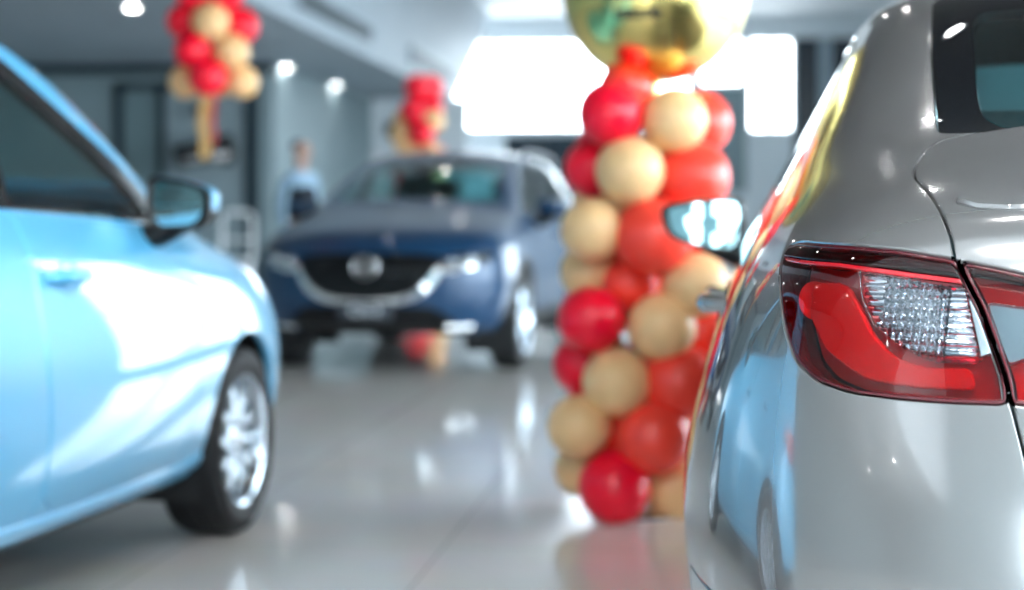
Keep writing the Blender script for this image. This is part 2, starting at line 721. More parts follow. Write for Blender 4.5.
def wing_mirror(root, side, x, y0, z, y1, paint_m, hgt=.155, glass_m=None, yaw=0., pitch=0., gs=.78, boxy=False):
    """door mirror: housing on a foot, coloured cap, glass facing rearwards; built on the left, mirrored for side -1"""
    h = hgt / 2
    w_ = (y1 - y0)
    # outline of the mirror seen from behind (u from the door outwards, v up)
    base = rpoly([(.012, -h, .03), (w_ * .55, -h * .80, .05), (w_ * .92, -h * .42, .05), (w_, h * .72, .03), (w_ * .5, h * .95, .1), (0, h, .028), (-.004, 0, .1)], .04, .015)
    if boxy:
        base = rpoly([(.012, -h * .95, .03), (w_ * .74, -h * .92, .05), (w_ * .97, -h * .45, .05), (w_, h * .50, .03), (w_ * .6, h * .84, .1), (0, h, .028), (-.004, 0, .1)], .04, .015)
    cen = sum((Vector(p) for p in base), Vector((0, 0))) / len(base)

    def ring(sc, dx, bm):
        return [bm.verts.new((x + dx - .18 * (cen.x - (cen.x + (p.x - cen.x) * sc)) * 0, side * (y0 + cen.x + (p.x - cen.x) * sc), z + cen.y + (p.y - cen.y) * sc)) for p in base]
    bm = bmesh.new()
    rings = [ring(gs + .02, .012, bm), ring(gs * .4 + .56, -.004, bm), ring(1.0, -.006, bm), ring(1.02, .02, bm), ring(.99, .07, bm), ring(.86, .115, bm), ring(.55, .142, bm), ring(.1, .150, bm)]
    n = len(base)
    for i, (A, B) in enumerate(zip(rings, rings[1:])):
        for k in range(n):
            f = bm.faces.new((A[k], A[(k + 1) % n], B[(k + 1) % n], B[k]))
            f.material_index = 0
    bm.faces.new(rings[0])
    bm.faces.new(rings[-1])
    # foot to the door corner
    bm_tube(bm, [(x + .05, side * (y0 + .11), z - h * .6), (x + .05, side * (y0 + .02), z - h * 1.05), (x + .04, side * (y0 - .10), z - h * 1.25)], [.035, .05, .06], 12, flat=.7)
    o = from_bm('wing_mirror', bm, M['black_plastic'], root, angle=45)
    bm = bmesh.new()
    c2 = []
    lo = -h * .2
    for sc, dx in ((1.012, .012), (1.035, .02), (1.005, .072), (.875, .118), (.56, .146), (.1, .154)):
        row = []
        for p in base:
            q = cen + (p - cen) * sc
            row.append(bm.verts.new((x + dx, side * (y0 + q.x), z + max(q.y, lo + .0))))
        c2.append(row)
    for A, B in zip(c2, c2[1:]):
        for k in range(n):
            bm.faces.new((A[k], A[(k + 1) % n], B[(k + 1) % n], B[k]))
    cap = from_bm('mirror_cap', bm, paint_m, o, angle=50)
    bm = bmesh.new()
    ct = bm.verts.new((x - .002, side * (y0 + cen.x), z + cen.y))
    r1 = [bm.verts.new((x - .002 + .012 * ((p - cen).length / w_) ** 2 , side * (y0 + cen.x + (p.x - cen.x) * .9), z + cen.y + (p.y - cen.y) * .9)) for p in base]
    for k in range(n):
        bm.faces.new((ct, r1[k], r1[(k + 1) % n]))
    from_bm('mirror_glass', bm, glass_m or M['mirror'], o)
    return o


def cabin_lining(sk, root):
    sk.part('cabin_lining', ('front_door', 'rear_door', 'side_trim'), M['interior'], root, 'split', off=-.030, gap=.004, depth=.006, roll=0)
    sk.part('headlining', 'body', M['seat_cloth'], root, 'join', off=-.022, gap=.004, depth=.004, roll=0, where=lambda c: c.z > 1.34 and c.y < .42)


def door_handle(skin, door_objs, x, z, mat_, length=.20):
    """pull handle over a scooped recess; a child of each door"""
    for s, d in zip((1, -1), door_objs):
        co, n = skin.side(x, z)
        if co is None:
            continue
        bm = bmesh.new()
        y = co.y

        def pt(dx, dz, out):
            c, _ = skin.side(x + dx, z + dz)
            return Vector((x + dx, s * ((c.y if c else y) + out), z + dz))
        # grip
        bm_tube(bm, [pt(-length * .52, .004, -.006), pt(-length * .46, .004, .022), pt(-length * .25, .004, .034), pt(0, .003, .036), pt(length * .22, .002, .034), pt(length * .40, .001, .022), pt(length * .46, 0, -.006)],
                [.012, .017, .018, .0175, .017, .015, .012], 12, flat=1.05)
        from_bm('door_handle', bm, mat_, d, angle=60)
        bm = bmesh.new()
        rows = []
        for rr, out in ((1.0, .0012), (.94, .0022), (.7, -.004), (0.02, -.012)):
            rows.append([bm.verts.new(pt(.02 + .060 * rr * math.cos(2 * math.pi * k / 28), .043 * rr * math.sin(2 * math.pi * k / 28), out + .0035)) for k in range(28)])
        for A, B in zip(rows, rows[1:]):
            for k in range(28):
                bm.faces.new((A[k], A[(k + 1) % 28], B[(k + 1) % 28], B[k]))
        bm.faces.new(rows[-1])
        from_bm('handle_recess', bm, mat_, d, angle=60)


def strip(name, skin, pts, view, width, thick, material, parent, both=True, closed=False, smooth=True, step=.02):
    """a moulding laid on the skin along a 2-D line"""
    line = catmull([(p[0], p[1], 0) for p in pts], step, closed) if smooth else [Vector((p[0], p[1], 0)) for p in pts]
    P3, N3 = [], []
    for p in line:
        if view == 'side':
            co, n = skin.hit((p.x, 3, p.y), (0, -1, 0))
        elif view == 'rear':
            co, n = skin.hit((-3, p.x, p.y), (1, 0, 0))
        elif view == 'front':
            co, n = skin.hit((8, p.x, p.y), (-1, 0, 0))
        else:
            co, n = skin.hit((p.x, p.y, 3), (0, 0, -1))
        if co is not None:
            P3.append(co)
            N3.append(n)
    if len(P3) < 2:
        print('STRIP: off the skin', name)
        return []
    outs = []
    prof = [(-.5, -.3), (-.5, .35), (-.32, 1.), (.32, 1.), (.5, .35), (.5, -.3)]
    for s in ((1, -1) if both else (1,)):
        bm = bmesh.new()
        rings = []
        m = len(P3)
        for i in range(m):
            t = (P3[(i + 1) % m if closed else min(i + 1, m - 1)] - P3[(i - 1) % m if closed else max(i - 1, 0)]).normalized()
            sd = N3[i].cross(t).normalized()
            wd = width(i / (m - 1)) if callable(width) else width
            rings.append([bm.verts.new(((q := P3[i] + sd * wd * u + N3[i] * thick * v).x, s * q.y, q.z)) for u, v in prof])
        pr = list(zip(rings, rings[1:])) + ([(rings[-1], rings[0])] if closed else [])
        for A, B in pr:
            for k in range(len(prof)):
                bm.faces.new((A[k], A[(k + 1) % len(prof)], B[(k + 1) % len(prof)], B[k]))
        if not closed:
            bm.faces.new(rings[0])
            bm.faces.new(rings[-1])
        outs.append(from_bm(name, bm, material, parent, angle=35))
    return outs


# ------------------------------------------------------------------ the front half both small cars share (x forward from the sedan's tail, y out, z up)
FRONT = [
    [(2.0, .62, .19), (2.0, .79, .20), (2.0, .845, .40), (2.0, .855, .60), (2.0, .812, .81), (2.0, .778, .955), (2.0, .725, 1.03), (2.0, .53, 1.405), (2.0, .33, 1.478), (2.0, 0, 1.495)],
    [(2.5, .62, .19), (2.5, .79, .20), (2.5, .845, .40), (2.5, .852, .60), (2.5, .815, .80), (2.5, .782, .935), (2.5, .728, 1.01), (2.38, .54, 1.37), (2.48, .33, 1.445), (2.52, 0, 1.462)],
    [(2.92, .62, .19), (2.92, .79, .20), (2.92, .845, .40), (2.92, .85, .60), (2.92, .822, .79), (2.92, .782, .92), (2.95, .73, .985), (2.84, .61, 1.185), (2.9, .36, 1.265), (2.92, 0, 1.285)],
    [(3.3, .62, .19), (3.3, .79, .21), (3.3, .84, .40), (3.3, .85, .60), (3.3, .834, .78), (3.3, .785, .90), (3.28, .725, .955), (3.24, .655, .99), (3.3, .36, 1.035), (3.33, 0, 1.045)],
    [(3.7, .62, .20), (3.7, .79, .22), (3.7, .85, .42), (3.7, .858, .62), (3.7, .835, .77), (3.7, .77, .865), (3.7, .70, .90), (3.7, .60, .925), (3.7, .33, .955), (3.7, 0, .965)],
    [(4.03, .60, .21), (4.03, .745, .23), (4.03, .795, .42), (4.03, .795, .60), (4.03, .765, .72), (4.04, .70, .80), (4.05, .63, .835), (4.05, .54, .855), (4.06, .3, .875), (4.06, 0, .88)],
    [(4.12, .50, .22), (4.13, .62, .24), (4.16, .67, .42), (4.16, .66, .58), (4.17, .63, .67), (4.19, .58, .735), (4.22, .5, .762), (4.235, .42, .775), (4.27, .22, .79), (4.28, 0, .795)],
]
FRONT_CAP = [
    [(4.2, .42, .21), (4.22, .32, .21), (4.24, .16, .21), (4.25, 0, .21)],
    [(4.24, .48, .24), (4.27, .36, .24), (4.295, .18, .24), (4.30, 0, .24)],
    [(4.27, .50, .42), (4.30, .38, .42), (4.32, .19, .42), (4.325, 0, .42)],
    [(4.27, .50, .58), (4.30, .38, .58), (4.32, .19, .58), (4.325, 0, .58)],
    [(4.26, .49, .67), (4.285, .38, .68), (4.305, .19, .685), (4.31, 0, .69)],
]
# ------------------------------------------------------------------ silver sedan (right, sharp)
def sedan():
    ST = [
        [(.12, .52, .24), (.15, .68, .27), (.17, .745, .45), (.185, .755, .66), (.20, .725, .85), (.19, .69, .955), (.13, .615, .995), (.095, .53, 1.017), (.07, .28, 1.032), (.065, 0, 1.037)],
        [(.45, .60, .20), (.45, .765, .24), (.46, .82, .42), (.46, .828, .62), (.46, .79, .83), (.45, .74, .955), (.42, .67, 1.02), (.36, .585, 1.072), (.32, .31, 1.09), (.31, 0, 1.095)],
        [(.75, .62, .19), (.75, .80, .22), (.75, .855, .42), (.75, .86, .62), (.75, .805, .83), (.75, .755, .96), (.70, .68, 1.05), (.62, .60, 1.12), (.55, .33, 1.14), (.53, 0, 1.145)],
        [(1.05, .62, .19), (1.05, .80, .21), (1.05, .865, .42), (1.05, .87, .62), (1.05, .805, .83), (1.05, .758, .965), (1.05, .70, 1.05), (.98, .552, 1.275), (.86, .34, 1.315), (.83, 0, 1.325)],
        [(1.45, .62, .19), (1.45, .79, .20), (1.45, .85, .40), (1.45, .862, .60), (1.45, .805, .82), (1.45, .765, .965), (1.45, .715, 1.045), (1.38, .518, 1.420), (1.25, .34, 1.472), (1.20, 0, 1.485)],
    ] + FRONT
    RC = [
        [(.07, .44, .24), (.05, .33, .24), (.035, .17, .24), (.03, 0, .24)],
        [(.055, .56, .27), (.02, .40, .27), (.005, .19, .27), (0, 0, .27)],
        [(.035, .60, .45), (.0, .42, .45), (-.012, .2, .45), (-.015, 0, .45)],
        [(.04, .60, .66), (.005, .42, .66), (-.008, .2, .66), (-.012, 0, .66)],
        [(.11, .59, .86), (.075, .43, .87), (.06, .2, .875), (.055, 0, .88)],
    ]
    O = W(1.008, 2.0)
    root = empty('sedan', (O.x, O.y, 0), R(90 - 1.6))
    tag(root, 'silver grey four-door car seen from its rear corner, with large red tail light', 'car')
    sk = Skin(ST, RC, FRONT_CAP, 4, [(2, 4, 7, .3), (4, 9, 7, .45), (3, 8, 6, .25)])
    PT = M['silver']
    # openings
    for x, r_ in ((.945, .345), (3.515, .345)):
        sk.cut([('arch', circle(x, .30, r_, 72))], 'side', where=lambda c: c.z < .75, nmin=-.5)
    parts_sedan(sk, root, PT)
    for x, y in ((.945, .735), (.945, -.735), (3.515, .735), (3.515, -.735)):
        wheel(root, x, y, .30, dark=False)
    for x in (.945, 3.515):
        wheel_well(root, x, .36, .80, .30)
    underbody(root, ST)
    cabin(root, 2.92, 2.05, 1.5, -.36, .24, .93, 1.15)
    return sk, root



OBL = Vector((-.8, .6, 0))                      # tail lamps are cut looking at the corner


def obl(pts):
    a = Vector((0, 0, 1)).cross(OBL).normalized()
    return [Vector((Vector(p).dot(a), p[2])) for p in pts]


LID_EDGE = [(.105, .506, .951), (.085, .480, .896), (.063, .455, .816), (.039, .437, .734), (.02, .425, .66)]
LAMP = [(.300, .712, .945), (.330, .704, .966), (.30, .682, .973), (.179, .624, .970), (.134, .568, .965), (.105, .504, .954), (.085, .478, .896), (.063, .453, .816), (.058, .450, .789),
        (.066, .505, .789), (.088, .571, .791), (.119, .627, .795), (.153, .667, .806), (.185, .691, .828), (.214, .702, .863), (.250, .708, .905)]
LID_LAMP = [(.105, .502, .953), (.091, .451, .942), (.080, .40, .930), (.07, .33, .912), (.06, .28, .885), (.05, .30, .80), (.055, .40, .789), (.058, .447, .790), (.063, .451, .816), (.085, .476, .896)]
CLEAR = [(.143, .619, .941), (.094, .498, .9245), (.080, .478, .842), (.080, .506, .840), (.090, .542, .842), (.105, .574, .855), (.119, .601, .876), (.129, .615, .904)]
GREY = [(.094, .496, .925), (.090, .481, .922), (.073, .466, .848), (.080, .476, .842)]
CLEAR2 = [(.09, .468, .905), (.08, .375, .893), (.08, .385, .865), (.075, .42, .843), (.073, .446, .835)]
BAND = [(.330, .712, .953), (.30, .684, .966), (.179, .624, .963), (.134, .568, .958), (.105, .504, .947), (.098, .496, .931), (.134, .570, .941), (.18, .628, .948), (.28, .690, .952)]
LOWRED = [(.075, .492, .833), (.067, .486, .806), (.085, .560, .806), (.12, .615, .812), (.16, .664, .842), (.19, .69, .885), (.20, .683, .93), (.16, .640, .930), (.14, .622, .900), (.125, .607, .868), (.11, .582, .843), (.09, .545, .830)]

LINE = [(.30, .695, .9515), (.18, .628, .9475), (.134, .570, .9405), (.098, .496, .9305), (.097, .496, .9250), (.134, .570, .9350), (.18, .628, .9430), (.30, .695, .9475)]


def shrink(poly, d):
    """pull a closed 2-D outline inwards by d"""
    n = len(poly)
    ar = sum(poly[k].x * poly[(k + 1) % n].y - poly[(k + 1) % n].x * poly[k].y for k in range(n))
    s = 1 if ar > 0 else -1
    out = []
    for k in range(n):
        t = (poly[(k + 1) % n] - poly[k - 1])
        if t.length < 1e-9:
            t = Vector((1, 0))
        t.normalize()
        out.append(poly[k] + Vector((-t.y, t.x)) * d * s)
    return out


def smooth2(pts, step=.012):
    return [Vector((p.x, p.y)) for p in catmull([(p[0], p[1], 0) for p in pts], step, True)]


M['lamp_house'] = mat('lamp_reflector', (.60, .16, .18), .35, .35)
M['lamp_house_dark'] = mat('lamp_bezel', (.075, .004, .010), .2, .1, coat=.8)
M['lamp_guide'] = mat('lamp_light_guide', (.78, .17, .16), .22, .2)
M['lamp_reflector'] = mat('lamp_chrome_facets', (.44, .46, .49), .10, 1.0)
M['lamp_fillet'] = mat('lamp_red_fillet', (.42, .008, .016), .15, 0, coat=1)
M['lamp_grey'] = mat('lamp_silver_trim', (.42, .48, .52), .25, .8)


def parts_sedan(sk, root, PT):
    # boot lid: deck from above, then the rear face
    top = [(.545, 0), (.52, .30), (.506, .484), (.463, .510), (.378, .531), (.306, .538), (.21, .526), (.145, .515), (.105, .506), (-.1, .506), (-.1, 0)]
    sk.cut([('lid', rpoly([(x, y) for x, y in top] + [(-.1, -.02), (.545, -.02)], .03, .015))], 'top', where=lambda c: c.z > .955 and c.x < .75)
    rp = [(-.02, 1.06), (.506, 1.06), (.506, .951)] + [(y, z) for _, y, z in LID_EDGE[1:]] + [(.40, .62), (.0, .60), (-.02, .60)]
    sk.cut([('lid', rpoly(rp, .012, .015))], 'rear', where=lambda c: c.x < .5)
    # rear screen
    gl = [(-.02, 1.41), (.435, 1.392), (.462, 1.277), (.476, 1.179), (.484, 1.122, .012), (.44, 1.122), (0, 1.13), (-.02, 1.13)]
    gi = [(-.02, 1.355), (.375, 1.345, .03), (.392, 1.322, .02), (.414, 1.199), (.418, 1.150, .03), (.397, 1.130, .03), (-.02, 1.140)]
    far = lambda c: .35 < c.x < 1.6 and c.z > 1.05
    sk.cut([('frit', rpoly(gl, .02, .015))], 'rear', where=far)
    sk.cut([('screen', rpoly(gi, .02, .015))], 'rear', where=far, only=('frit',))
    # tail lamps
    LP = smooth2(obl(LAMP))
    sk.cut([('lamp_rim', rpoly(obl(LAMP), .012, .01))], OBL, where=lambda c: c.x < .6)
    inner = shrink(rpoly(obl(LAMP), .012, .01), .0055)
    sk.cut([('lamp', inner)], OBL, where=lambda c: c.x < .6, only=('lamp_rim',))
    sk.cut([('band', rpoly(obl(BAND), .006, .008))], OBL, only=('lamp',))
    sk.cut([('low', rpoly(obl(LOWRED), .012, .008))], OBL, only=('lamp',))
    sk.cut([('line', rpoly(obl(LINE), .002, .008))], OBL, only=('lamp', 'low'))
    sk.cut([('clear', rpoly(obl(CLEAR), .008, .008)), ('grey', rpoly(obl(GREY), .002, .008))], OBL, only=('lamp',))
    sk.cut([('lid_rim', rpoly(obl(LID_LAMP), .008, .01))], OBL, where=lambda c: c.x < .5, only=('lid',), nmin=.0)
    sk.cut([('lid_lens', shrink(rpoly(obl(LID_LAMP), .008, .01), .005))], OBL, only=('lid_rim',))
    sk.cut([('lid_band', rpoly(obl([(.105, .498, .953), (.07, .27, .91), (.07, .28, .894), (.095, .478, .924)]), .006, .008))], OBL, only=('lid_lens',))
    sk.cut([('lid_clear', rpoly(obl(CLEAR2), .006, .008))], OBL, only=('lid_lens',))
    # side windows: trim first, glass inside it
    no = lambda c: c.z > .9 and c.y > .3
    tr = [(1.05, 1.058), (1.14, 1.155), (1.36, 1.318), (1.60, 1.362), (2.0, 1.378), (2.38, 1.356), (2.60, 1.285), (2.83, 1.168), (3.05, 1.040), (3.12, .985), (2.5, 1.018), (1.9, 1.038), (1.4, 1.046)]
    sk.cut([('side_trim', rpoly(tr, .03))], 'side', where=no)
    gf = [(2.10, 1.056), (2.10, 1.358), (2.36, 1.338), (2.58, 1.268), (2.80, 1.155), (2.93, 1.08), (2.945, 1.018), (2.5, 1.040)]
    gr = [(1.13, 1.068), (1.18, 1.155), (1.37, 1.298), (1.60, 1.342), (2.01, 1.358), (2.01, 1.056), (1.5, 1.062)]
    sk.cut([('glass_front', rpoly(gf, .025)), ('glass_rear', rpoly(gr, .03))], 'side', where=no, only=('side_trim',))
    # windscreen
    ws = [(3.27, 0), (3.25, .30), (3.18, .585), (2.92, .545), (2.60, .49), (2.52, .45), (2.57, .25), (2.585, 0), (2.585, -.02), (3.27, -.02)]
    sk.cut([('windscreen', rpoly(ws, .03))], 'top', where=lambda c: 2.2 < c.x < 3.6)
    # bonnet
    hd = [(3.29, -.02), (3.29, 0), (3.275, .30), (3.25, .62), (3.5, .63), (3.9, .585), (4.15, .47), (4.22, .3), (4.25, 0), (4.25, -.02)]
    sk.cut([('bonnet', rpoly(hd, .03))], 'top', where=lambda c: c.z > .72)
    # doors
    fd = [(2.07, .985), (2.07, 1.0), (3.06, .975), (3.10, .80), (3.06, .50), (2.98, .27), (2.16, .25), (2.06, .32), (2.05, .60)]
    rd = [(2.045, .985), (2.045, .60), (2.05, .32), (2.0, .25), (1.45, .265), (1.34, .42), (1.24, .62), (1.12, .72), (1.06, .86), (1.05, 1.005), (1.5, 1.02)]
    fd[0] = (2.07, 1.025)
    rd[0] = (2.045, 1.025)
    sk.cut([('front_door', rpoly(fd, .03)), ('rear_door', rpoly(rd, .03))], 'side', where=lambda c: c.y > .5)
    # bumper: everything of the rear corner below the lamps
    sk.cut([('bumper', rpoly([(-.2, .1), (.585, .1), (.585, .50), (-.2, .50)], .01, .015))], 'side', where=lambda c: c.x < .66 and c.y > .5, nmin=.25)
    sk.cut([('bumper', rpoly([(-.02, .1), (.9, .1), (.9, .50), (-.02, .50)], .005, .015))], 'rear', where=lambda c: c.x < .40, nmin=.0)
    # parts
    sk.part('body_shell', 'body', PT, root, depth=.025)
    sk.part('rear_bumper', 'bumper', PT, root)
    lid = sk.part('boot_lid', 'lid', PT, root, gap=.0022, depth=.03, roll=.002)[0]
    sk.part('rear_screen_border', 'frit', M['frit'], root, off=-.003, gap=.001)
    sk.part('rear_screen', 'screen', M['rear_window'], root, off=-.003, gap=0, depth=.003, roll=.0003)
    sk.part('window_surround', 'side_trim', M['black_gloss'], root, 'split', off=-.001)
    fdo = sk.part('front_door', 'front_door', PT, root, 'split')
    rdo = sk.part('rear_door', 'rear_door', PT, root, 'split')
    sk.part('window_glass', 'glass_front', M['window'], tuple(fdo), 'split', off=-.004, gap=0, depth=.003, roll=.0003)
    sk.part('window_glass', 'glass_rear', M['window'], tuple(rdo), 'split', off=-.004, gap=0, depth=.003, roll=.0003)
    sk.part('windscreen', 'windscreen', M['window'], root, off=-.003, gap=0, depth=.003, roll=.0003)
    sk.part('bonnet', 'bonnet', PT, root)
    door_handle(sk, fdo, 2.25, .825, PT)
    door_handle(sk, rdo, 1.33, .845, PT)
    cabin_lining(sk, root)
    # tail lamps: bezel, lenses, and what shows behind them
    lamp = sk.part('tail_light', 'lamp_rim', M['lamp_house_dark'], root, 'split', gap=.001, depth=.04, label='wraparound red tail light lens')
    lp = tuple(lamp)
    sk.part('red_lens', ('lamp', 'low'), M['lamp_red'], lp, 'split', off=.0005, gap=0, depth=.004, roll=.001)
    sk.part('top_lens', ('band',), M['lamp_dark_red'], lp, 'split', off=.0022, gap=.0008, depth=.006, roll=.0012)
    sk.part('clear_lens', ('clear',), M['lamp_clear'], lp, 'split', off=.0012, gap=.0005, depth=.004, roll=.0008, label='clear lens')
    sk.part('silver_fillet', ('grey',), M['lamp_grey'], lp, 'split', off=.0012, gap=.0005, depth=.02, roll=.0008)
    sk.part('red_fillet', 'line', M['lamp_fillet'], lp, 'split', off=.0016, gap=.0003, depth=.01, roll=.001)
    sk.part('reflector_bowl', ('lamp', 'low', 'line', 'band', 'clear', 'grey'), M['lamp_house'], lp, 'split', off=-.040, gap=.002, depth=.004)
    sk.part('light_guide', 'low', M['lamp_guide'], lp, 'split', off=-.014, gap=.001, depth=.012, roll=.003)
    lamp_inside(sk, lp)
    lid_l = sk.part('lid_light', 'lid_rim', M['lamp_house_dark'], lid, 'split', gap=.001, depth=.035, label='red light on the lid edge')
    ll = tuple(lid_l)
    sk.part('red_lens', 'lid_lens', M['lamp_red'], ll, 'split', off=.0005, gap=0, depth=.004, roll=.001)
    sk.part('clear_lens', 'lid_clear', M['lamp_clear'], ll, 'split', off=.001, gap=.0005, depth=.004, roll=.0008)
    sk.part('top_lens', 'lid_band', M['lamp_dark_red'], ll, 'split', off=.0015, gap=.0005, depth=.005, roll=.001)
    sk.part('reflector_bowl', ('lid_lens', 'lid_clear', 'lid_band'), M['lamp_house'], ll, 'split', off=-.030, gap=.002, depth=.004)
    sk.part('ribbed_reflector', 'lid_clear', M['lamp_reflector'], ll, 'split', off=-.012, gap=-.002, depth=.004, roll=.0)
    # lip along the lid
    strip('lid_lip', sk, [(.178, .490), (.158, .470), (.147, .44), (.142, .40), (.138, .30), (.135, .15), (.134, 0)], 'top', .022, .0055, PT, lid, both=True)
    for s in (1, -1):
        wing_mirror(root, s, 2.90, .775, .985, 1.0, PT, .150, yaw=.038)


def lamp_inside(sk, lp):
    """ribbed reverse-lamp reflector, light guide and round bulb bowl of each tail light"""
    a = Vector((0, 0, 1)).cross(OBL).normalized()
    d = OBL.normalized()

    def on(u, z, deep):
        co, n = sk.hit(a * u + Vector((0, 0, z)) + d * 1.5, -d)
        return None if co is None else co - n * deep

    def grid(poly, step, deepf):
        us, zs = [p.x for p in poly], [p.y for p in poly]
        vs, fs, ix = [], [], {}
        nu, nz = int((max(us) - min(us)) / step) + 1, int((max(zs) - min(zs)) / step) + 1

        def inside(u, z):
            c = False
            for k in range(len(poly)):
                p, q = poly[k - 1], poly[k]
                if (p.y > z) != (q.y > z) and u < (q.x - p.x) * (z - p.y) / (q.y - p.y) + p.x:
                    c = not c
            return c
        for i in range(nu + 1):
            for j in range(nz + 1):
                u, z = min(us) + i * step, min(zs) + j * step
                if inside(u, z):
                    p = on(u, z, deepf(i, j, u, z))
                    if p is not None:
                        ix[i, j] = len(vs)
                        vs.append(p)
        for (i, j) in ix:
            q = [(i, j), (i + 1, j), (i + 1, j + 1), (i, j + 1)]
            if all(k in ix for k in q):
                fs.append(tuple(ix[k] for k in q))
        return vs, fs
    cl = shrink(rpoly(obl(CLEAR), .008, .008), -.004)

    def ribs(i, j, u, z):
        f = (u - min(p.x for p in cl)) / (max(p.x for p in cl) - min(p.x for p in cl))
        r_ = .0055 * abs(math.sin(u * math.pi / .0095)) if .20 < f < .72 else 0
        return .012 + .006 * abs(math.sin(z * math.pi / .0125)) + r_ + .02 * f
    V1, F1 = grid(cl, .0016, ribs)
    for s, p in zip((1, -1), lp):
        fl = (lambda F_: F_) if s > 0 else (lambda F_: [tuple(reversed(f)) for f in F_])
        mesh_obj('ribbed_reflector', [(v.x, s * v.y, v.z) for v in V1], fl(F1), M['lamp_reflector'], p, smooth=False)
        c = on(obl([(.19, .683, .90)])[0].x, .905, .020)
        bm = bmesh.new()
        q = Matrix.Translation((c.x, s * c.y, c.z)) @ Vector((-.8, s * .6, 0)).to_track_quat('Y', 'Z').to_matrix().to_4x4()
        bm_lathe(bm, [(.024, .004), (.021, .002), (.012, -.006), (.004, -.008), (.0, -.008)], 28)
        bm.transform(q)
        from_bm('bulb_bowl', bm, M['lamp_house'], p)
# ------------------------------------------------------------------ pale blue hatchback (left)
def with_top(S, top):
    return S[:7] + top


HFRONT = [with_top(FRONT[0], [(2.0, .56, 1.515), (2.0, .34, 1.55), (2.0, 0, 1.56)]),
          with_top(FRONT[1], [(2.36, .58, 1.485), (2.42, .34, 1.53), (2.44, 0, 1.54)]),
          with_top(FRONT[2], [(2.86, .625, 1.265), (2.88, .37, 1.335), (2.90, 0, 1.35)]),
          with_top(FRONT[3], [(3.20, .675, 1.045), (3.27, .38, 1.075), (3.31, 0, 1.085)])] + FRONT[4:]


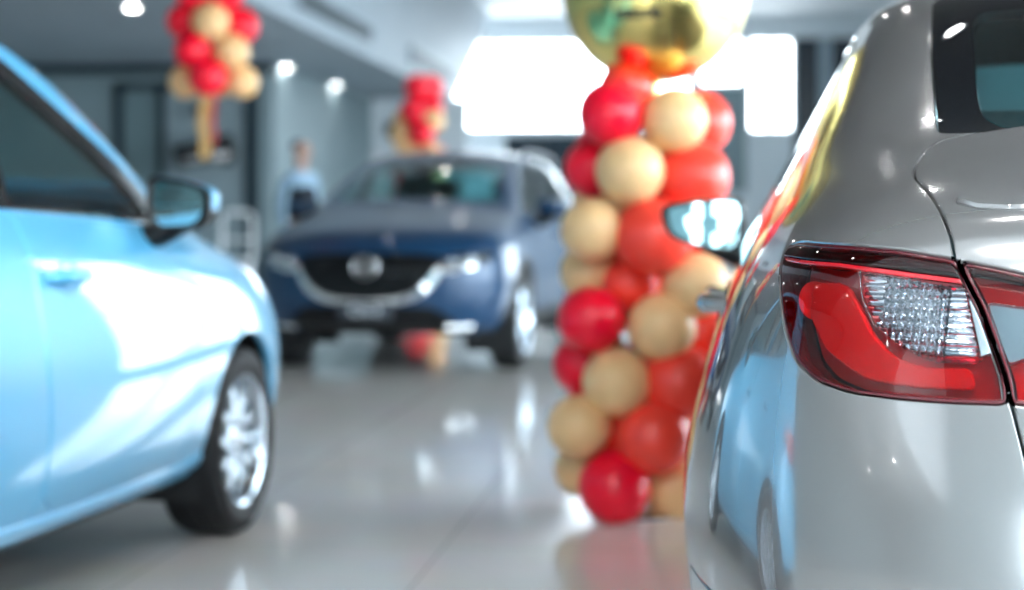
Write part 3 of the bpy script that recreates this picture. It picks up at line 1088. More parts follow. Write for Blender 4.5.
def hatchback():
    ST = [
        [(.40, .52, .24), (.42, .68, .27), (.44, .745, .45), (.45, .75, .66), (.46, .735, .85), (.47, .70, .96), (.43, .66, 1.0), (.39, .58, 1.02), (.36, .30, 1.03), (.35, 0, 1.03)],
        [(.68, .62, .20), (.68, .80, .22), (.68, .85, .42), (.68, .855, .62), (.68, .80, .83), (.68, .76, .965), (.66, .70, 1.06), (.60, .60, 1.22), (.53, .34, 1.25), (.52, 0, 1.26)],
        [(1.0, .62, .19), (1.0, .80, .21), (1.0, .865, .42), (1.0, .87, .62), (1.0, .805, .83), (1.0, .772, .972), (1.0, .715, 1.05), (.90, .535, 1.42), (.80, .34, 1.48), (.78, 0, 1.49)],
        [(1.45, .62, .19), (1.45, .79, .20), (1.45, .85, .40), (1.45, .862, .60), (1.45, .808, .82), (1.45, .775, .965), (1.45, .72, 1.045), (1.45, .55, 1.49), (1.45, .34, 1.54), (1.45, 0, 1.555)],
    ] + HFRONT
    RC = [
        [(.36, .44, .24), (.34, .33, .24), (.325, .17, .24), (.32, 0, .24)],
        [(.35, .56, .27), (.31, .40, .27), (.295, .19, .27), (.29, 0, .27)],
        [(.33, .60, .45), (.29, .42, .45), (.278, .2, .45), (.275, 0, .45)],
        [(.34, .60, .66), (.30, .42, .66), (.285, .2, .66), (.28, 0, .66)],
        [(.39, .60, .87), (.355, .43, .88), (.34, .2, .885), (.335, 0, .885)],
    ]
    O = W(-2.334, 2.605)
    root = empty('hatchback', (O.x, O.y, 0), R(90 - 5))
    tag(root, 'pale blue hatchback parked at the left with dark door mirror and alloy front wheel', 'car')
    sk = Skin(ST, RC, FRONT_CAP, 3, [(1, 7, 7, .45), (1, 6, 6, .25)])
    PT = M['lightblue']
    for x in (.945, 3.515):
        sk.cut([('arch', circle(x, .30, .345, 72))], 'side', where=lambda c: c.z < .75, nmin=-.5)
    no = lambda c: c.z > .9 and c.y > .3
    tr = [(.86, 1.10), (.95, 1.26), (1.10, 1.365), (1.5, 1.440), (2.0, 1.452), (2.30, 1.418), (2.64, 1.272), (2.88, 1.170), (3.02, 1.09), (3.10, .985), (2.5, 1.012), (1.9, 1.032), (1.2, 1.062)]
    sk.cut([('side_trim', rpoly(tr, .03))], 'side', where=no)
    gf = [(2.10, 1.044), (2.10, 1.402), (2.28, 1.372), (2.62, 1.228), (2.84, 1.130), (2.95, 1.07), (2.975, 1.012), (2.5, 1.030)]
    gr = [(1.0, 1.09), (1.04, 1.21), (1.16, 1.335), (1.5, 1.395), (2.02, 1.398), (2.02, 1.048), (1.5, 1.066)]
    sk.cut([('glass_front', rpoly(gf, .025)), ('glass_rear', rpoly(gr, .03))], 'side', where=no, only=('side_trim',))
    ws = [(3.25, 0), (3.23, .30), (3.15, .60), (2.88, .555), (2.60, .515), (2.46, .47), (2.49, .25), (2.51, 0), (2.51, -.02), (3.25, -.02)]
    sk.cut([('windscreen', rpoly(ws, .03))], 'top', where=lambda c: 2.2 < c.x < 3.6)
    rs = [(-.02, 1.06), (.50, 1.07), (.545, 1.12), (.47, 1.34), (.40, 1.375), (-.02, 1.39)]
    sk.cut([('screen', rpoly(rs, .03))], 'rear', where=lambda c: c.x < 1.1)
    hd = [(3.29, -.02), (3.29, 0), (3.275, .30), (3.25, .62), (3.5, .63), (3.9, .585), (4.15, .47), (4.22, .3), (4.25, 0), (4.25, -.02)]
    sk.cut([('bonnet', rpoly(hd, .03))], 'top', where=lambda c: c.z > .72)
    fd = [(2.075, 1.02), (3.06, .975), (3.10, .80), (3.06, .50), (2.98, .285), (2.16, .270), (2.06, .33), (2.055, .60)]
    rd = [(2.065, 1.02), (2.045, .60), (2.05, .33), (2.0, .270), (1.45, .275), (1.34, .42), (1.24, .62), (1.12, .72), (1.06, .86), (1.05, 1.02), (1.5, 1.03)]
    sk.cut([('front_door', rpoly(fd, .03)), ('rear_door', rpoly(rd, .03))], 'side', where=lambda c: c.y > .5)
    lp = [(-.02, .96), (.43, .955), (.40, .78), (-.02, .70)]
    sk.cut([('hl', rpoly([(.42, .66), (.60, .69), (.70, .74), (.66, .775), (.52, .755), (.40, .70)], .02))], 'front', where=lambda c: c.x > 3.8)
    sk.cut([('grille', rpoly([(-.02, .36), (.26, .36), (.38, .52), (.42, .66), (-.02, .68)], .03))], 'front', where=lambda c: c.x > 3.9)
    sk.cut([('tl', rpoly([(.48, .82), (.72, .80), (.78, .88), (.70, .93), (.46, .91)], .02))], 'rear', where=lambda c: c.x < .8)
    sk.part('body_shell', 'body', PT, root, depth=.025)
    sk.part('window_surround', 'side_trim', M['black_gloss'], root, 'split', off=-.001)
    fdo = sk.part('front_door', 'front_door', PT, root, 'split', gap=.0035, depth=.03)
    rdo = sk.part('rear_door', 'rear_door', PT, root, 'split', gap=.0035, depth=.03)
    sk.part('window_glass', 'glass_front', M['window'], tuple(fdo), 'split', off=-.004, gap=0, depth=.003, roll=.0003)
    sk.part('window_glass', 'glass_rear', M['window'], tuple(rdo), 'split', off=-.004, gap=0, depth=.003, roll=.0003)
    sk.part('windscreen', 'windscreen', M['window'], root, off=-.003, gap=0, depth=.003, roll=.0003)
    sk.part('rear_screen', 'screen', M['rear_window'], root, off=-.003, gap=0, depth=.003, roll=.0003)
    sk.part('bonnet', 'bonnet', PT, root)
    sk.part('headlight', 'hl', M['lamp_reflector'], root, 'split')
    sk.part('grille', 'grille', M['black_plastic'], root, off=-.01)
    sk.part('tail_light', 'tl', mat('hatch_tail_red', (.35, .01, .015), .1, coat=1), root, 'split')
    cabin_lining(sk, root)
    door_handle(sk, fdo, 2.24, .855, PT)
    door_handle(sk, rdo, 1.33, .885, PT)
    strip('sill_moulding', sk, [(1.30, .30), (1.8, .262), (2.4, .255), (2.95, .262), (3.15, .285)], 'side', .05, .012, PT, root)
    for s in (1, -1):
        wing_mirror(root, s, 2.86, .765, 1.045, .955, PT, .165, gs=.66, boxy=True)
    for x, y in ((.945, .735), (.945, -.735), (3.515, .735), (3.515, -.735)):
        wheel(root, x, y, .30, twist=.12)
    for x in (.945, 3.515):
        wheel_well(root, x, .36, .80, .30)
    underbody(root, ST)
    cabin(root, 2.92, 2.0, 1.2, -.36, .28, .95)
    return sk, root
# ------------------------------------------------------------------ dark blue crossover (middle)
def crossover():
    ST = [
        [(.12, .55, .28), (.14, .70, .32), (.16, .78, .50), (.17, .79, .72), (.18, .77, .92), (.19, .73, 1.04), (.16, .68, 1.08), (.12, .60, 1.10), (.09, .30, 1.11), (.08, 0, 1.11)],
        [(.45, .65, .24), (.45, .82, .27), (.45, .875, .47), (.45, .885, .70), (.45, .85, .92), (.45, .80, 1.05), (.42, .74, 1.12), (.38, .63, 1.27), (.30, .34, 1.30), (.29, 0, 1.31)],
        [(.85, .65, .23), (.85, .82, .26), (.85, .88, .47), (.85, .885, .70), (.85, .85, .92), (.85, .805, 1.045), (.85, .755, 1.11), (.70, .575, 1.44), (.60, .34, 1.50), (.58, 0, 1.515)],
        [(1.4, .65, .22), (1.4, .80, .24), (1.4, .865, .45), (1.4, .875, .68), (1.4, .85, .90), (1.4, .81, 1.03), (1.4, .765, 1.095), (1.4, .58, 1.475), (1.4, .34, 1.53), (1.4, 0, 1.545)],
        [(2.0, .65, .22), (2.0, .80, .24), (2.0, .865, .45), (2.0, .875, .68), (2.0, .85, .89), (2.0, .815, 1.01), (2.0, .77, 1.08), (2.0, .585, 1.465), (2.0, .34, 1.525), (2.0, 0, 1.54)],
        [(2.45, .65, .22), (2.45, .80, .24), (2.45, .865, .45), (2.45, .875, .68), (2.45, .85, .88), (2.45, .815, .995), (2.45, .775, 1.065), (2.25, .585, 1.42), (2.35, .34, 1.485), (2.38, 0, 1.50)],
        [(2.85, .65, .22), (2.85, .80, .24), (2.85, .865, .45), (2.85, .875, .68), (2.85, .855, .875), (2.85, .815, .98), (2.85, .77, 1.05), (2.72, .655, 1.25), (2.78, .37, 1.31), (2.80, 0, 1.325)],
        [(3.15, .65, .22), (3.15, .80, .25), (3.15, .87, .45), (3.15, .88, .68), (3.15, .865, .87), (3.15, .82, .965), (3.15, .775, 1.015), (3.10, .70, 1.045), (3.16, .38, 1.09), (3.18, 0, 1.10)],
        [(3.55, .65, .23), (3.55, .81, .26), (3.55, .885, .47), (3.55, .89, .70), (3.55, .865, .86), (3.55, .81, .945), (3.55, .745, .98), (3.55, .64, 1.0), (3.55, .35, 1.04), (3.55, 0, 1.05)],
        [(3.9, .62, .24), (3.9, .78, .27), (3.9, .85, .47), (3.9, .855, .68), (3.9, .83, .81), (3.9, .765, .88), (3.9, .69, .915), (3.9, .59, .935), (3.9, .33, .975), (3.9, 0, .98)],
        [(4.0, .55, .27), (4.03, .68, .30), (4.06, .745, .47), (4.07, .75, .64), (4.06, .73, .745), (4.07, .68, .81), (4.10, .60, .84), (4.13, .50, .862), (4.18, .27, .885), (4.19, 0, .89)],
    ]
    RC = [
        [(.10, .46, .28), (.07, .34, .28), (.05, .18, .28), (.045, 0, .28)],
        [(.07, .58, .32), (.03, .42, .32), (.01, .2, .32), (.005, 0, .32)],
        [(.06, .62, .50), (.015, .43, .50), (0, .2, .50), (-.005, 0, .50)],
        [(.07, .62, .72), (.03, .43, .72), (.015, .2, .72), (.01, 0, .72)],
        [(.10, .60, .94), (.07, .43, .95), (.055, .2, .955), (.05, 0, .955)],
    ]
    FC = [
        [(4.08, .46, .27), (4.12, .34, .27), (4.15, .18, .27), (4.16, 0, .27)],
        [(4.13, .54, .30), (4.19, .38, .30), (4.22, .19, .30), (4.23, 0, .30)],
        [(4.17, .58, .47), (4.23, .40, .47), (4.26, .2, .47), (4.27, 0, .47)],
        [(4.18, .58, .64), (4.235, .40, .64), (4.265, .2, .64), (4.275, 0, .64)],
        [(4.16, .57, .76), (4.205, .40, .77), (4.235, .2, .775), (4.245, 0, .78)],
    ]
    O = W(-.088, 15.985)
    root = empty('crossover', (O.x, O.y, 0), R(-90 - 11.5 + 6))
    tag(root, 'dark blue crossover facing the camera with shield grille and chrome wing trim', 'car')
    sk = Skin(ST, RC, FC, 3, [(1, 7, 7, .45), (1, 7, 6, .25), (7, 10, 6, .2)])
    PT = M['navy']
    ax = (.83, 3.40)
    for x in ax:
        sk.cut([('arch', circle(x, .335, .375, 72))], 'side', where=lambda c: c.z < .80, nmin=-.5)
    for x in ax:
        sk.cut([('cladding', circle(x, .335, .425, 72))], 'side', where=lambda c: c.z < .80 and c.y > .5, nmin=.15)
    sk.cut([('cladding', rpoly([(1.15, .18), (3.1, .18), (3.05, .37), (1.2, .37)], .02))], 'side', where=lambda c: c.y > .5, nmin=-.2)
    no = lambda c: c.z > .95 and c.y > .3
    tr = [(.70, 1.18), (.80, 1.31), (.98, 1.40), (1.4, 1.435), (2.0, 1.43), (2.24, 1.385), (2.5, 1.27), (2.75, 1.15), (2.98, 1.035), (2.5, 1.06), (1.9, 1.085), (1.3, 1.105)]
    sk.cut([('side_trim', rpoly(tr, .03))], 'side', where=no)
    gf = [(1.95, 1.10), (1.95, 1.405), (2.22, 1.36), (2.47, 1.25), (2.72, 1.125), (2.82, 1.065), (2.4, 1.085)]
    gr = [(.93, 1.16), (.98, 1.31), (1.08, 1.385), (1.4, 1.41), (1.87, 1.408), (1.87, 1.105), (1.3, 1.13)]
    sk.cut([('glass_front', rpoly(gf, .025)), ('glass_rear', rpoly(gr, .03))], 'side', where=no, only=('side_trim',))
    ws = [(3.12, -.02), (3.12, 0), (3.10, .30), (3.04, .61), (2.80, .575), (2.50, .53), (2.36, .49), (2.42, .25), (2.44, 0), (2.44, -.02)]
    sk.cut([('windscreen', rpoly(ws, .03))], 'top', where=lambda c: 2.2 < c.x < 3.4)
    rs = [(-.02, 1.14), (.54, 1.15), (.57, 1.20), (.50, 1.40), (.44, 1.435), (-.02, 1.45)]
    sk.cut([('screen', rpoly(rs, .03))], 'rear', where=lambda c: c.x < 1.0)
    hd = [(3.14, -.02), (3.14, 0), (3.12, .32), (3.09, .66), (3.5, .67), (3.85, .62), (4.08, .50), (4.15, .3), (4.18, 0), (4.18, -.02)]
    sk.cut([('bonnet', rpoly(hd, .03))], 'top', where=lambda c: c.z > .78)
    fd = [(1.92, 1.07), (2.90, 1.03), (2.95, .85), (2.92, .60), (2.84, .385), (2.0, .385), (1.91, .43), (1.90, .65)]
    rd = [(1.91, 1.07), (1.89, .65), (1.90, .43), (1.85, .385), (1.35, .385), (1.24, .50), (1.12, .68), (1.0, .80), (.95, .95), (.95, 1.08), (1.4, 1.09)]
    sk.cut([('front_door', rpoly(fd, .03)), ('rear_door', rpoly(rd, .03))], 'side', where=lambda c: c.y > .5)
    fr = lambda c: c.x > 3.75
    gl = [(-.02, .490), (.22, .493), (.33, .535), (.41, .61), (.465, .70), (.48, .775), (.30, .795), (-.02, .80)]
    sk.cut([('grille', rpoly(gl, .02, .015))], 'front', where=fr)
    hl = [(.475, .69), (.60, .685), (.74, .725), (.80, .775), (.72, .80), (.58, .785), (.49, .765)]
    sk.cut([('headlight', rpoly(hl, .02, .01))], 'front', where=fr, nmin=.0)
    lo = [(-.02, .235), (.46, .235), (.56, .28), (.57, .35), (.42, .445), (-.02, .455)]
    sk.cut([('intake', rpoly(lo, .03, .015))], 'front', where=fr)
    sk.cut([('tl', rpoly([(.46, .90), (.76, .88), (.80, .96), (.72, 1.01), (.44, .98)], .02))], 'rear', where=lambda c: c.x < .7)
    sk.part('body_shell', 'body', PT, root, depth=.025)
    sk.part('cladding', 'cladding', M['cladding'], root, off=.004, label='matt black lower cladding')
    sk.part('window_surround', 'side_trim', M['black_gloss'], root, 'split', off=-.001)
    fdo = sk.part('front_door', 'front_door', PT, root, 'split')
    rdo = sk.part('rear_door', 'rear_door', PT, root, 'split')
    sk.part('window_glass', 'glass_front', M['window'], tuple(fdo), 'split', off=-.004, gap=0, depth=.003, roll=.0003)
    sk.part('window_glass', 'glass_rear', M['window'], tuple(rdo), 'split', off=-.004, gap=0, depth=.003, roll=.0003)
    sk.part('windscreen', 'windscreen', M['window'], root, off=-.003, gap=0, depth=.003, roll=.0003)
    sk.part('rear_screen', 'screen', M['rear_window'], root, off=-.003, gap=0, depth=.003, roll=.0003)
    sk.part('bonnet', 'bonnet', PT, root)
    sk.part('tail_light', 'tl', mat('crossover_tail_red', (.35, .01, .015), .1, coat=1), root, 'split')
    gr_ = sk.part('grille', 'grille', M['black_plastic'], root, off=-.035, depth=.004, gap=.0)[0]
    for k in range(8):
        z = .515 + .036 * k
        half = .24 + .24 * min(1, (z - .49) / .24) - .03
        strip('grille_bar', sk, [(half * t / 6, z) for t in range(7)], 'front', .010, .004, M['black_gloss'], gr_)
    strip('chrome_wing', sk, [(0, .487), (.20, .491), (.33, .53), (.42, .607), (.475, .690), (.56, .683), (.68, .705)], 'front', lambda t: .018 + .040 * math.sin(math.pi * min(t * 1.0, 1)) ** 1.2, .012, M['chrome'], root)
    h_ = sk.part('headlight', 'headlight', M['black_gloss'], root, 'split', off=-.05, depth=.004, gap=0)
    sk.part('headlight_lens', 'headlight', M['lamp_clear'], tuple(h_), 'split', off=.001, gap=.001, depth=.05, roll=.001)
    for s, o in zip((1, -1), h_):
        for yy, zz, rr in ((.545, .728, .030), (.645, .742, .034)):
            c, n = sk.hit((8, yy, zz), (-1, 0, 0))
            bm = bmesh.new()
            bm_lathe(bm, [(rr * 1.15, .012), (rr * 1.1, .018), (rr, .014), (rr * .97, .004), (rr * .75, .016), (rr * .4, .024), (0, .027)], 28, 'X')
            bmesh.ops.translate(bm, verts=bm.verts, vec=(c.x - .050, s * yy, zz))
            from_bm('projector_lens', bm, M['chrome'], o)
    ik = sk.part('lower_intake', 'intake', M['black_plastic'], root, off=-.03, depth=.004, gap=0)[0]
    for z in (.29, .345):
        strip('intake_bar', sk, [(.42 * t / 6, z) for t in range(7)], 'front', .012, .004, M['black_gloss'], ik)
    strip('fog_lamp_trim', sk, [(.50, .310), (.57, .308), (.65, .312)], 'front', .040, .010, M['chrome'], root)
    strip('front_lip', sk, [(.45 * t / 5 + .0, .222) for t in range(6)] + [(.55, .235), (.62, .27)], 'front', .05, .014, M['cladding'], root)
    # round badge: ring with a wing inside it
    c, n = sk.hit((8, 0, .70), (-1, 0, 0))
    bx = c.x + .008
    bm = bmesh.new()
    bm_tube(bm, [(bx, .078 * math.cos(2 * math.pi * k / 48), .70 + .066 * math.sin(2 * math.pi * k / 48)) for k in range(48)], .0075, 10, True)
    bd = from_bm('badge_ring', bm, M['chrome'], gr_)
    bm = bmesh.new()
    for s in (1, -1):
        bm_tube(bm, [(bx + .002, s * y, z) for y, z in ((.071, .728), (.048, .730), (.031, .714), (.017, .688), (0, .677))], [.004, .009, .012, .011, .010], 8)
        bm_tube(bm, [(bx, s * y, z) for y, z in ((.047, .728), (.055, .696), (.045, .666))], [.009, .006, .003], 8)
    from_bm('badge_wing', bm, M['chrome'], gr_)
    bm = bmesh.new()
    bm_lathe(bm, [(0, .002), (.076, .0), (.076, -.01)], 40, 'X')
    for v in bm.verts:
        v.co = Vector((v.co.x + bx - .006, v.co.y, .70 + v.co.z * .84))
    from_bm('badge_disc', bm, M['black_gloss'], gr_)
    # plate with its lettering
    c, n = sk.hit((8, 0, .42), (-1, 0, 0))
    bm = bmesh.new()
    bm_box(bm, (c.x + .008, 0, .425), (.012, .36, .115), None, .004, 2)
    pl = from_bm('number_plate', bm, mat('plate_grey', (.045, .055, .07), .35), root)
    text_obj('plate_lettering', 'CX-3', .095, (c.x + .0155, 0, .391), (R(90), 0, R(90)), mat('plate_white', (.75, .8, .85), .5), pl, .002)
    cabin_lining(sk, root)
    door_handle(sk, fdo, 2.06, .90, PT)
    door_handle(sk, rdo, 1.12, .93, PT)
    for s in (1, -1):
        wing_mirror(root, s, 2.62, .82, 1.07, 1.05, PT, .17)
        bm = bmesh.new()
        bm_tube(bm, catmull([(.72, s * .60, 1.425), (.85, s * .585, 1.50), (1.4, s * .575, 1.525), (1.95, s * .585, 1.51), (2.08, s * .60, 1.455)], .05), .014, 8)
        from_bm('roof_rail', bm, M['steel'], root)
    for x in ax:
        for y in (.775, -.775):
            wheel(root, x, y, .335, wdt=.205, rim=.232, twist=-.1)
        wheel_well(root, x, .395, .84, .30)
    underbody(root, ST, .26)
    cabin(root, 2.72, 1.85, 1.05, -.37, .40, 1.05)
    return sk, root


def text_obj(name, s, size, loc, rot, m, parent=None, ext=.001, bold=0.):
    cu = bpy.data.curves.new(name, 'FONT')
    cu.body = s
    cu.size = size
    cu.align_x = 'CENTER'
    cu.extrude = ext
    cu.offset = bold
    o = bpy.data.objects.new(name, cu)
    COL.objects.link(o)
    dg = bpy.context.evaluated_depsgraph_get()
    me = bpy.data.meshes.new_from_object(o.evaluated_get(dg))
    bpy.data.objects.remove(o)
    me.materials.clear()
    me.materials.append(m)
    o = bpy.data.objects.new(name, me)
    link(o, parent)
    o.location = loc
    o.rotation_euler = rot
    return o
# ------------------------------------------------------------------ balloons
def latex(name, color, rough=.28):
    m = mat(name, color, rough, 0, coat=.12, coat_rough=.12, spec=.35)
    b = m.node_tree.nodes['Principled BSDF']
    b.inputs['Subsurface Weight'].default_value = .12
    b.inputs['Subsurface Radius'].default_value = (.05, .02, .01)
    b.inputs['Subsurface Scale'].default_value = .25
    return m


M['red_latex'] = latex('red_latex', (.95, .004, .030))
M['coral_latex'] = latex('coral_latex', (1.0, .065, .040))
M['gold_latex'] = latex('gold_latex', (.86, .54, .26), .36)
M['gold_foil'] = mat('gold_foil', (.92, .74, .26), .20, 1.0)
M['gold_ribbon'] = mat('gold_ribbon', (.80, .54, .24), .35, .1)
M['red_ribbon'] = mat('red_ribbon', (.75, .01, .03), .35)
M['letter_black'] = mat('letter_black', (.012, .012, .010), .5)
BMESH = {}


def balloon_mesh(m):
    """one blown-up latex balloon of unit radius: round, drawn out to the neck, knot at -z"""
    if m.name in BMESH:
        return BMESH[m.name]
    bm = bmesh.new()
    prof = []
    for k in range(25):
        t = k / 24
        a = math.pi * t
        z = math.cos(a)
        r_ = math.sin(a)
        if z < 0:
            z *= 1 + .16 * (-z) ** 2
            r_ *= 1 - .10 * (-z) ** 3
        prof.append((max(r_, .0001), z))
    prof[-1] = (.045, -1.17)
    prof += [(.035, -1.19), (.07, -1.22), (.085, -1.25), (.05, -1.26), (.001, -1.25)]
    bm_lathe(bm, prof, 40, 'Z')
    bmesh.ops.remove_doubles(bm, verts=bm.verts, dist=1e-3)
    me = bpy.data.meshes.new('balloon')
    bmesh.ops.recalc_face_normals(bm, faces=bm.faces)
    bm.to_mesh(me)
    bm.free()
    me.polygons.foreach_set('use_smooth', [True] * len(me.polygons))
    me.materials.append(m)
    BMESH[m.name] = me
    return me


def balloon(root, p, r_, m, out):
    """p: centre in the parent's frame; the knot points against `out`"""
    o = bpy.data.objects.new('balloon', balloon_mesh(m))
    link(o, root)
    o.location = p
    o.rotation_mode = 'QUATERNION'
    o.rotation_quaternion = Vector(out).to_track_quat('Z', 'Y')
    o.scale = (r_, r_, r_)
    return o


def balloon_column():
    Y = 6.27
    k = F / Y
    ax = 636
    b = W((ax - CX) / k, Y)
    root = empty('balloon_column', (b.x, b.y, 0), YAW)
    tag(root, 'tall red and gold balloon column on the floor topped by a round gold foil balloon', 'balloons')
    seen = [  # pixel centre, radius, colour, side of the pole it is on (1 = facing us)
        (671, 122, 33, 'gold_latex', 1), (627, 172, 35, 'gold_latex', 1), (590, 230, 32, 'gold_latex', 1), (590, 272, 31, 'gold_latex', -.2), (692, 283, 33, 'gold_latex', 1),
        (658, 325, 35, 'gold_latex', 1), (614, 379, 35, 'gold_latex', 1), (577, 422, 32, 'gold_latex', 1), (583, 470, 30, 'gold_latex', -.2), (672, 486, 32, 'gold_latex', .3),
        (609, 116, 34, 'red_latex', 1), (700, 122, 34, 'coral_latex', -.3), (594, 168, 31, 'red_latex', -.2), (690, 178, 38, 'coral_latex', .6), (650, 236, 40, 'coral_latex', 1),
        (589, 318, 34, 'red_latex', 1), (583, 366, 31, 'red_latex', -.3), (676, 378, 38, 'coral_latex', .9), (650, 432, 38, 'coral_latex', 1), (612, 481, 37, 'red_latex', 1),
        (712, 235, 31, 'coral_latex', -.2), (700, 335, 33, 'coral_latex', -.2), (628, 284, 30, 'coral_latex', .1), (690, 436, 33, 'gold_latex', -.4), (610, 432, 28, 'coral_latex', .0), (626, 88, 28, 'coral_latex', .1),
    ]
    for px, py, r_, m, s in seen:
        dx = (px - ax) / k
        d = math.sqrt(max(.02, .165 ** 2 - dx * dx)) * s
        z = CAMZ + (HZ - py) / k
        balloon(root, (dx, -d, z), r_ / k * .97, M[m], (dx, -d, .0))
    rnd = random.Random(3)
    for i in range(7):                              # the far side of the column
        z = .16 + i * .178
        a0 = i * .8
        for q in (0, 1):
            a = R(40 + 100 * q) + .25 * math.sin(a0)
            balloon(root, (.15 * math.cos(a), .15 * math.sin(a), z), .118, M['gold_latex'] if (i + q) % 3 == 0 else M['red_latex'], (math.cos(a), math.sin(a), 0))
    bm = bmesh.new()
    bm_tube(bm, [(0, 0, .01), (0, 0, 1.50)], .014, 10)
    from_bm('pole', bm, M['steel'], root)
    bm = bmesh.new()
    bm_lathe(bm, [(0, .0), (.15, .0), (.155, .008), (.15, .018), (.03, .03), (.02, .05)], 40, 'Z')
    from_bm('base_plate', bm, M['chrome'], root)
    # foil balloon
    rf = .314
    zc = CAMZ + (HZ + 6) / k
    bm = bmesh.new()
    n, m_ = 96, 48
    rows = []
    for i in range(m_ + 1):
        t = math.pi * i / m_
        rows.append([])
        for j in range(n):
            p = 2 * math.pi * j / n
            # welded gores: slight puckers that run out to the poles
            w = 1 - .012 * (abs(math.cos(p * 4)) ** 14) - .006 * math.sin(p * 24) * math.cos(t) ** 8
            r_ = rf * w
            rows[-1].append(bm.verts.new((r_ * math.sin(t) * math.cos(p), r_ * math.sin(t) * math.sin(p), rf * .97 * math.cos(t))))
    for A, B in zip(rows, rows[1:]):
        for j in range(n):
            bm.faces.new((A[j], A[(j + 1) % n], B[(j + 1) % n], B[j]))
    bmesh.ops.remove_doubles(bm, verts=bm.verts, dist=1e-4)
    f = from_bm('foil_balloon', bm, M['gold_foil'], root, angle=60)
    f['label'] = 'round gold foil balloon with dark lettering'
    f.location = ((655 - ax) / k, 0, zc)
    bm = bmesh.new()
    bm_tube(bm, [(0, 0, -rf * .95), (0, 0, -rf * 1.1), (.004, 0, -rf * 1.22)], [.02, .012, .02], 10)
    from_bm('neck', bm, M['gold_foil'], f)
    t = text_obj('foil_lettering', 'mazda', .064, (0, 0, 0), (0, 0, 0), M['letter_black'], f, .0006, .0022)
    for v in t.data.vertices:
        u, w_ = v.co.x - .085, v.co.y - .114
        a, b_ = u / rf, w_ / rf
        rr = rf + .0015 + v.co.z
        v.co = Vector((rr * math.cos(b_) * math.sin(a), -rr * math.cos(b_) * math.cos(a), rr * math.sin(b_)))
    return root


def hanging_cluster():
    Y = 12.0
    k = F / Y
    ax = 214
    b = W((ax - CX) / k, Y)
    root = empty('balloon_cluster', (b.x, b.y, 0), YAW)
    tag(root, 'red and gold balloon bunch with ribbon tails hanging above the pale blue car', 'balloons')
    for px, py, r_, m, s in [(215, 24, 19, 'gold_latex', 1), (234, 53, 18, 'gold_latex', 1), (186, 82, 17, 'gold_latex', .1), (242, 82, 17, 'gold_latex', .2), (185, 22, 18, 'red_latex', .3), (241, 26, 18, 'red_latex', .2),
                             (196, 52, 19, 'red_latex', 1), (212, 79, 19, 'red_latex', 1), (196, -4, 18, 'red_latex', .8), (228, -6, 19, 'red_latex', .9), (214, -32, 19, 'gold_latex', 1), (190, -36, 18, 'red_latex', .1), (240, -38, 18, 'gold_latex', .1),
                             (214, -64, 19, 'red_latex', .9), (205, 10, 19, 'red_latex', -1), (226, 50, 19, 'red_latex', -1), (214, 78, 18, 'gold_latex', -1), (224, -40, 18, 'red_latex', -1)]:
        dx = (px - ax) / k
        d = math.sqrt(max(.01, .17 ** 2 - dx * dx)) * s
        balloon(root, (dx, -d, CAMZ + (HZ - py) / k), r_ / k, M[m], (dx, -d, .02))
    bm = bmesh.new()
    bm_tube(bm, [(0, 0, 1.80), (0, 0, 5.4)], .006, 6)
    from_bm('cord', bm, M['black_plastic'], root)
    for nm, x0, x1, z1, m, yy in (('gold_ribbon', -.075, -.005, 1.41, 'gold_ribbon', -.15), ('red_ribbon', .004, .030, 1.50, 'red_ribbon', -.13)):
        bm = bmesh.new()
        L = []
        for i in range(25):
            t = i / 24
            z = 1.86 + (z1 - 1.86) * t
            w = .012 * math.sin(t * 9)
            dz = -.03 if i == 24 else 0
            L.append([bm.verts.new((x0 + w * .5, yy + w, z)), bm.verts.new(((x0 + x1) / 2 + w * .5, yy + w - .006, z + dz)), bm.verts.new((x1 + w * .5, yy + w + .004, z))])
        for A, B in zip(L, L[1:]):
            for q in (0, 1):
                bm.faces.new((A[q], A[q + 1], B[q + 1], B[q]))
        g = bmesh.ops.solidify(bm, geom=bm.faces[:], thickness=.0012)
        from_bm(nm, bm, M[m], root)
    return root


def far_column():
    Y = 19.0
    k = F / Y
    ax = 415
    b = W((ax + 5 - CX) / k, Y)
    root = empty('balloon_column', (b.x, b.y, 0), YAW)
    tag(root, 'distant red and gold balloon column rising behind the dark blue crossover roof', 'balloons')
    rr = .135
    for px, py, m, s in [(413, 88, 'red_latex', 1), (425, 88, 'red_latex', .3), (409, 112, 'red_latex', 1), (425, 108, 'red_latex', .5), (427, 121, 'gold_latex', .9), (398, 136, 'gold_latex', .3), (417, 133, 'red_latex', 1), (401, 120, 'gold_latex', -.3)]:
        dx = (px - ax) / k
        d = math.sqrt(max(.01, .17 ** 2 - dx * dx)) * s
        balloon(root, (dx, -d, CAMZ + (HZ - py) / k), rr, M[m], (dx, -d, .02))
    for i in range(8):
        z = .16 + i * .215
        for q in range(4):
            a = R(90 * q + 45 * (i % 2) + 12 * i)
            balloon(root, (.16 * math.cos(a), .16 * math.sin(a), z), rr, M['gold_latex'] if (q + i) % 4 < 2 else M['red_latex'], (math.cos(a), math.sin(a), 0))
    bm = bmesh.new()
    bm_tube(bm, [(0, 0, .01), (0, 0, 2.4)], .014, 10)
    from_bm('pole', bm, M['steel'], root)
    bm = bmesh.new()
    bm_lathe(bm, [(0, .0), (.18, .0), (.18, .015), (.03, .03)], 32, 'Z')
    from_bm('base_plate', bm, M['chrome'], root)
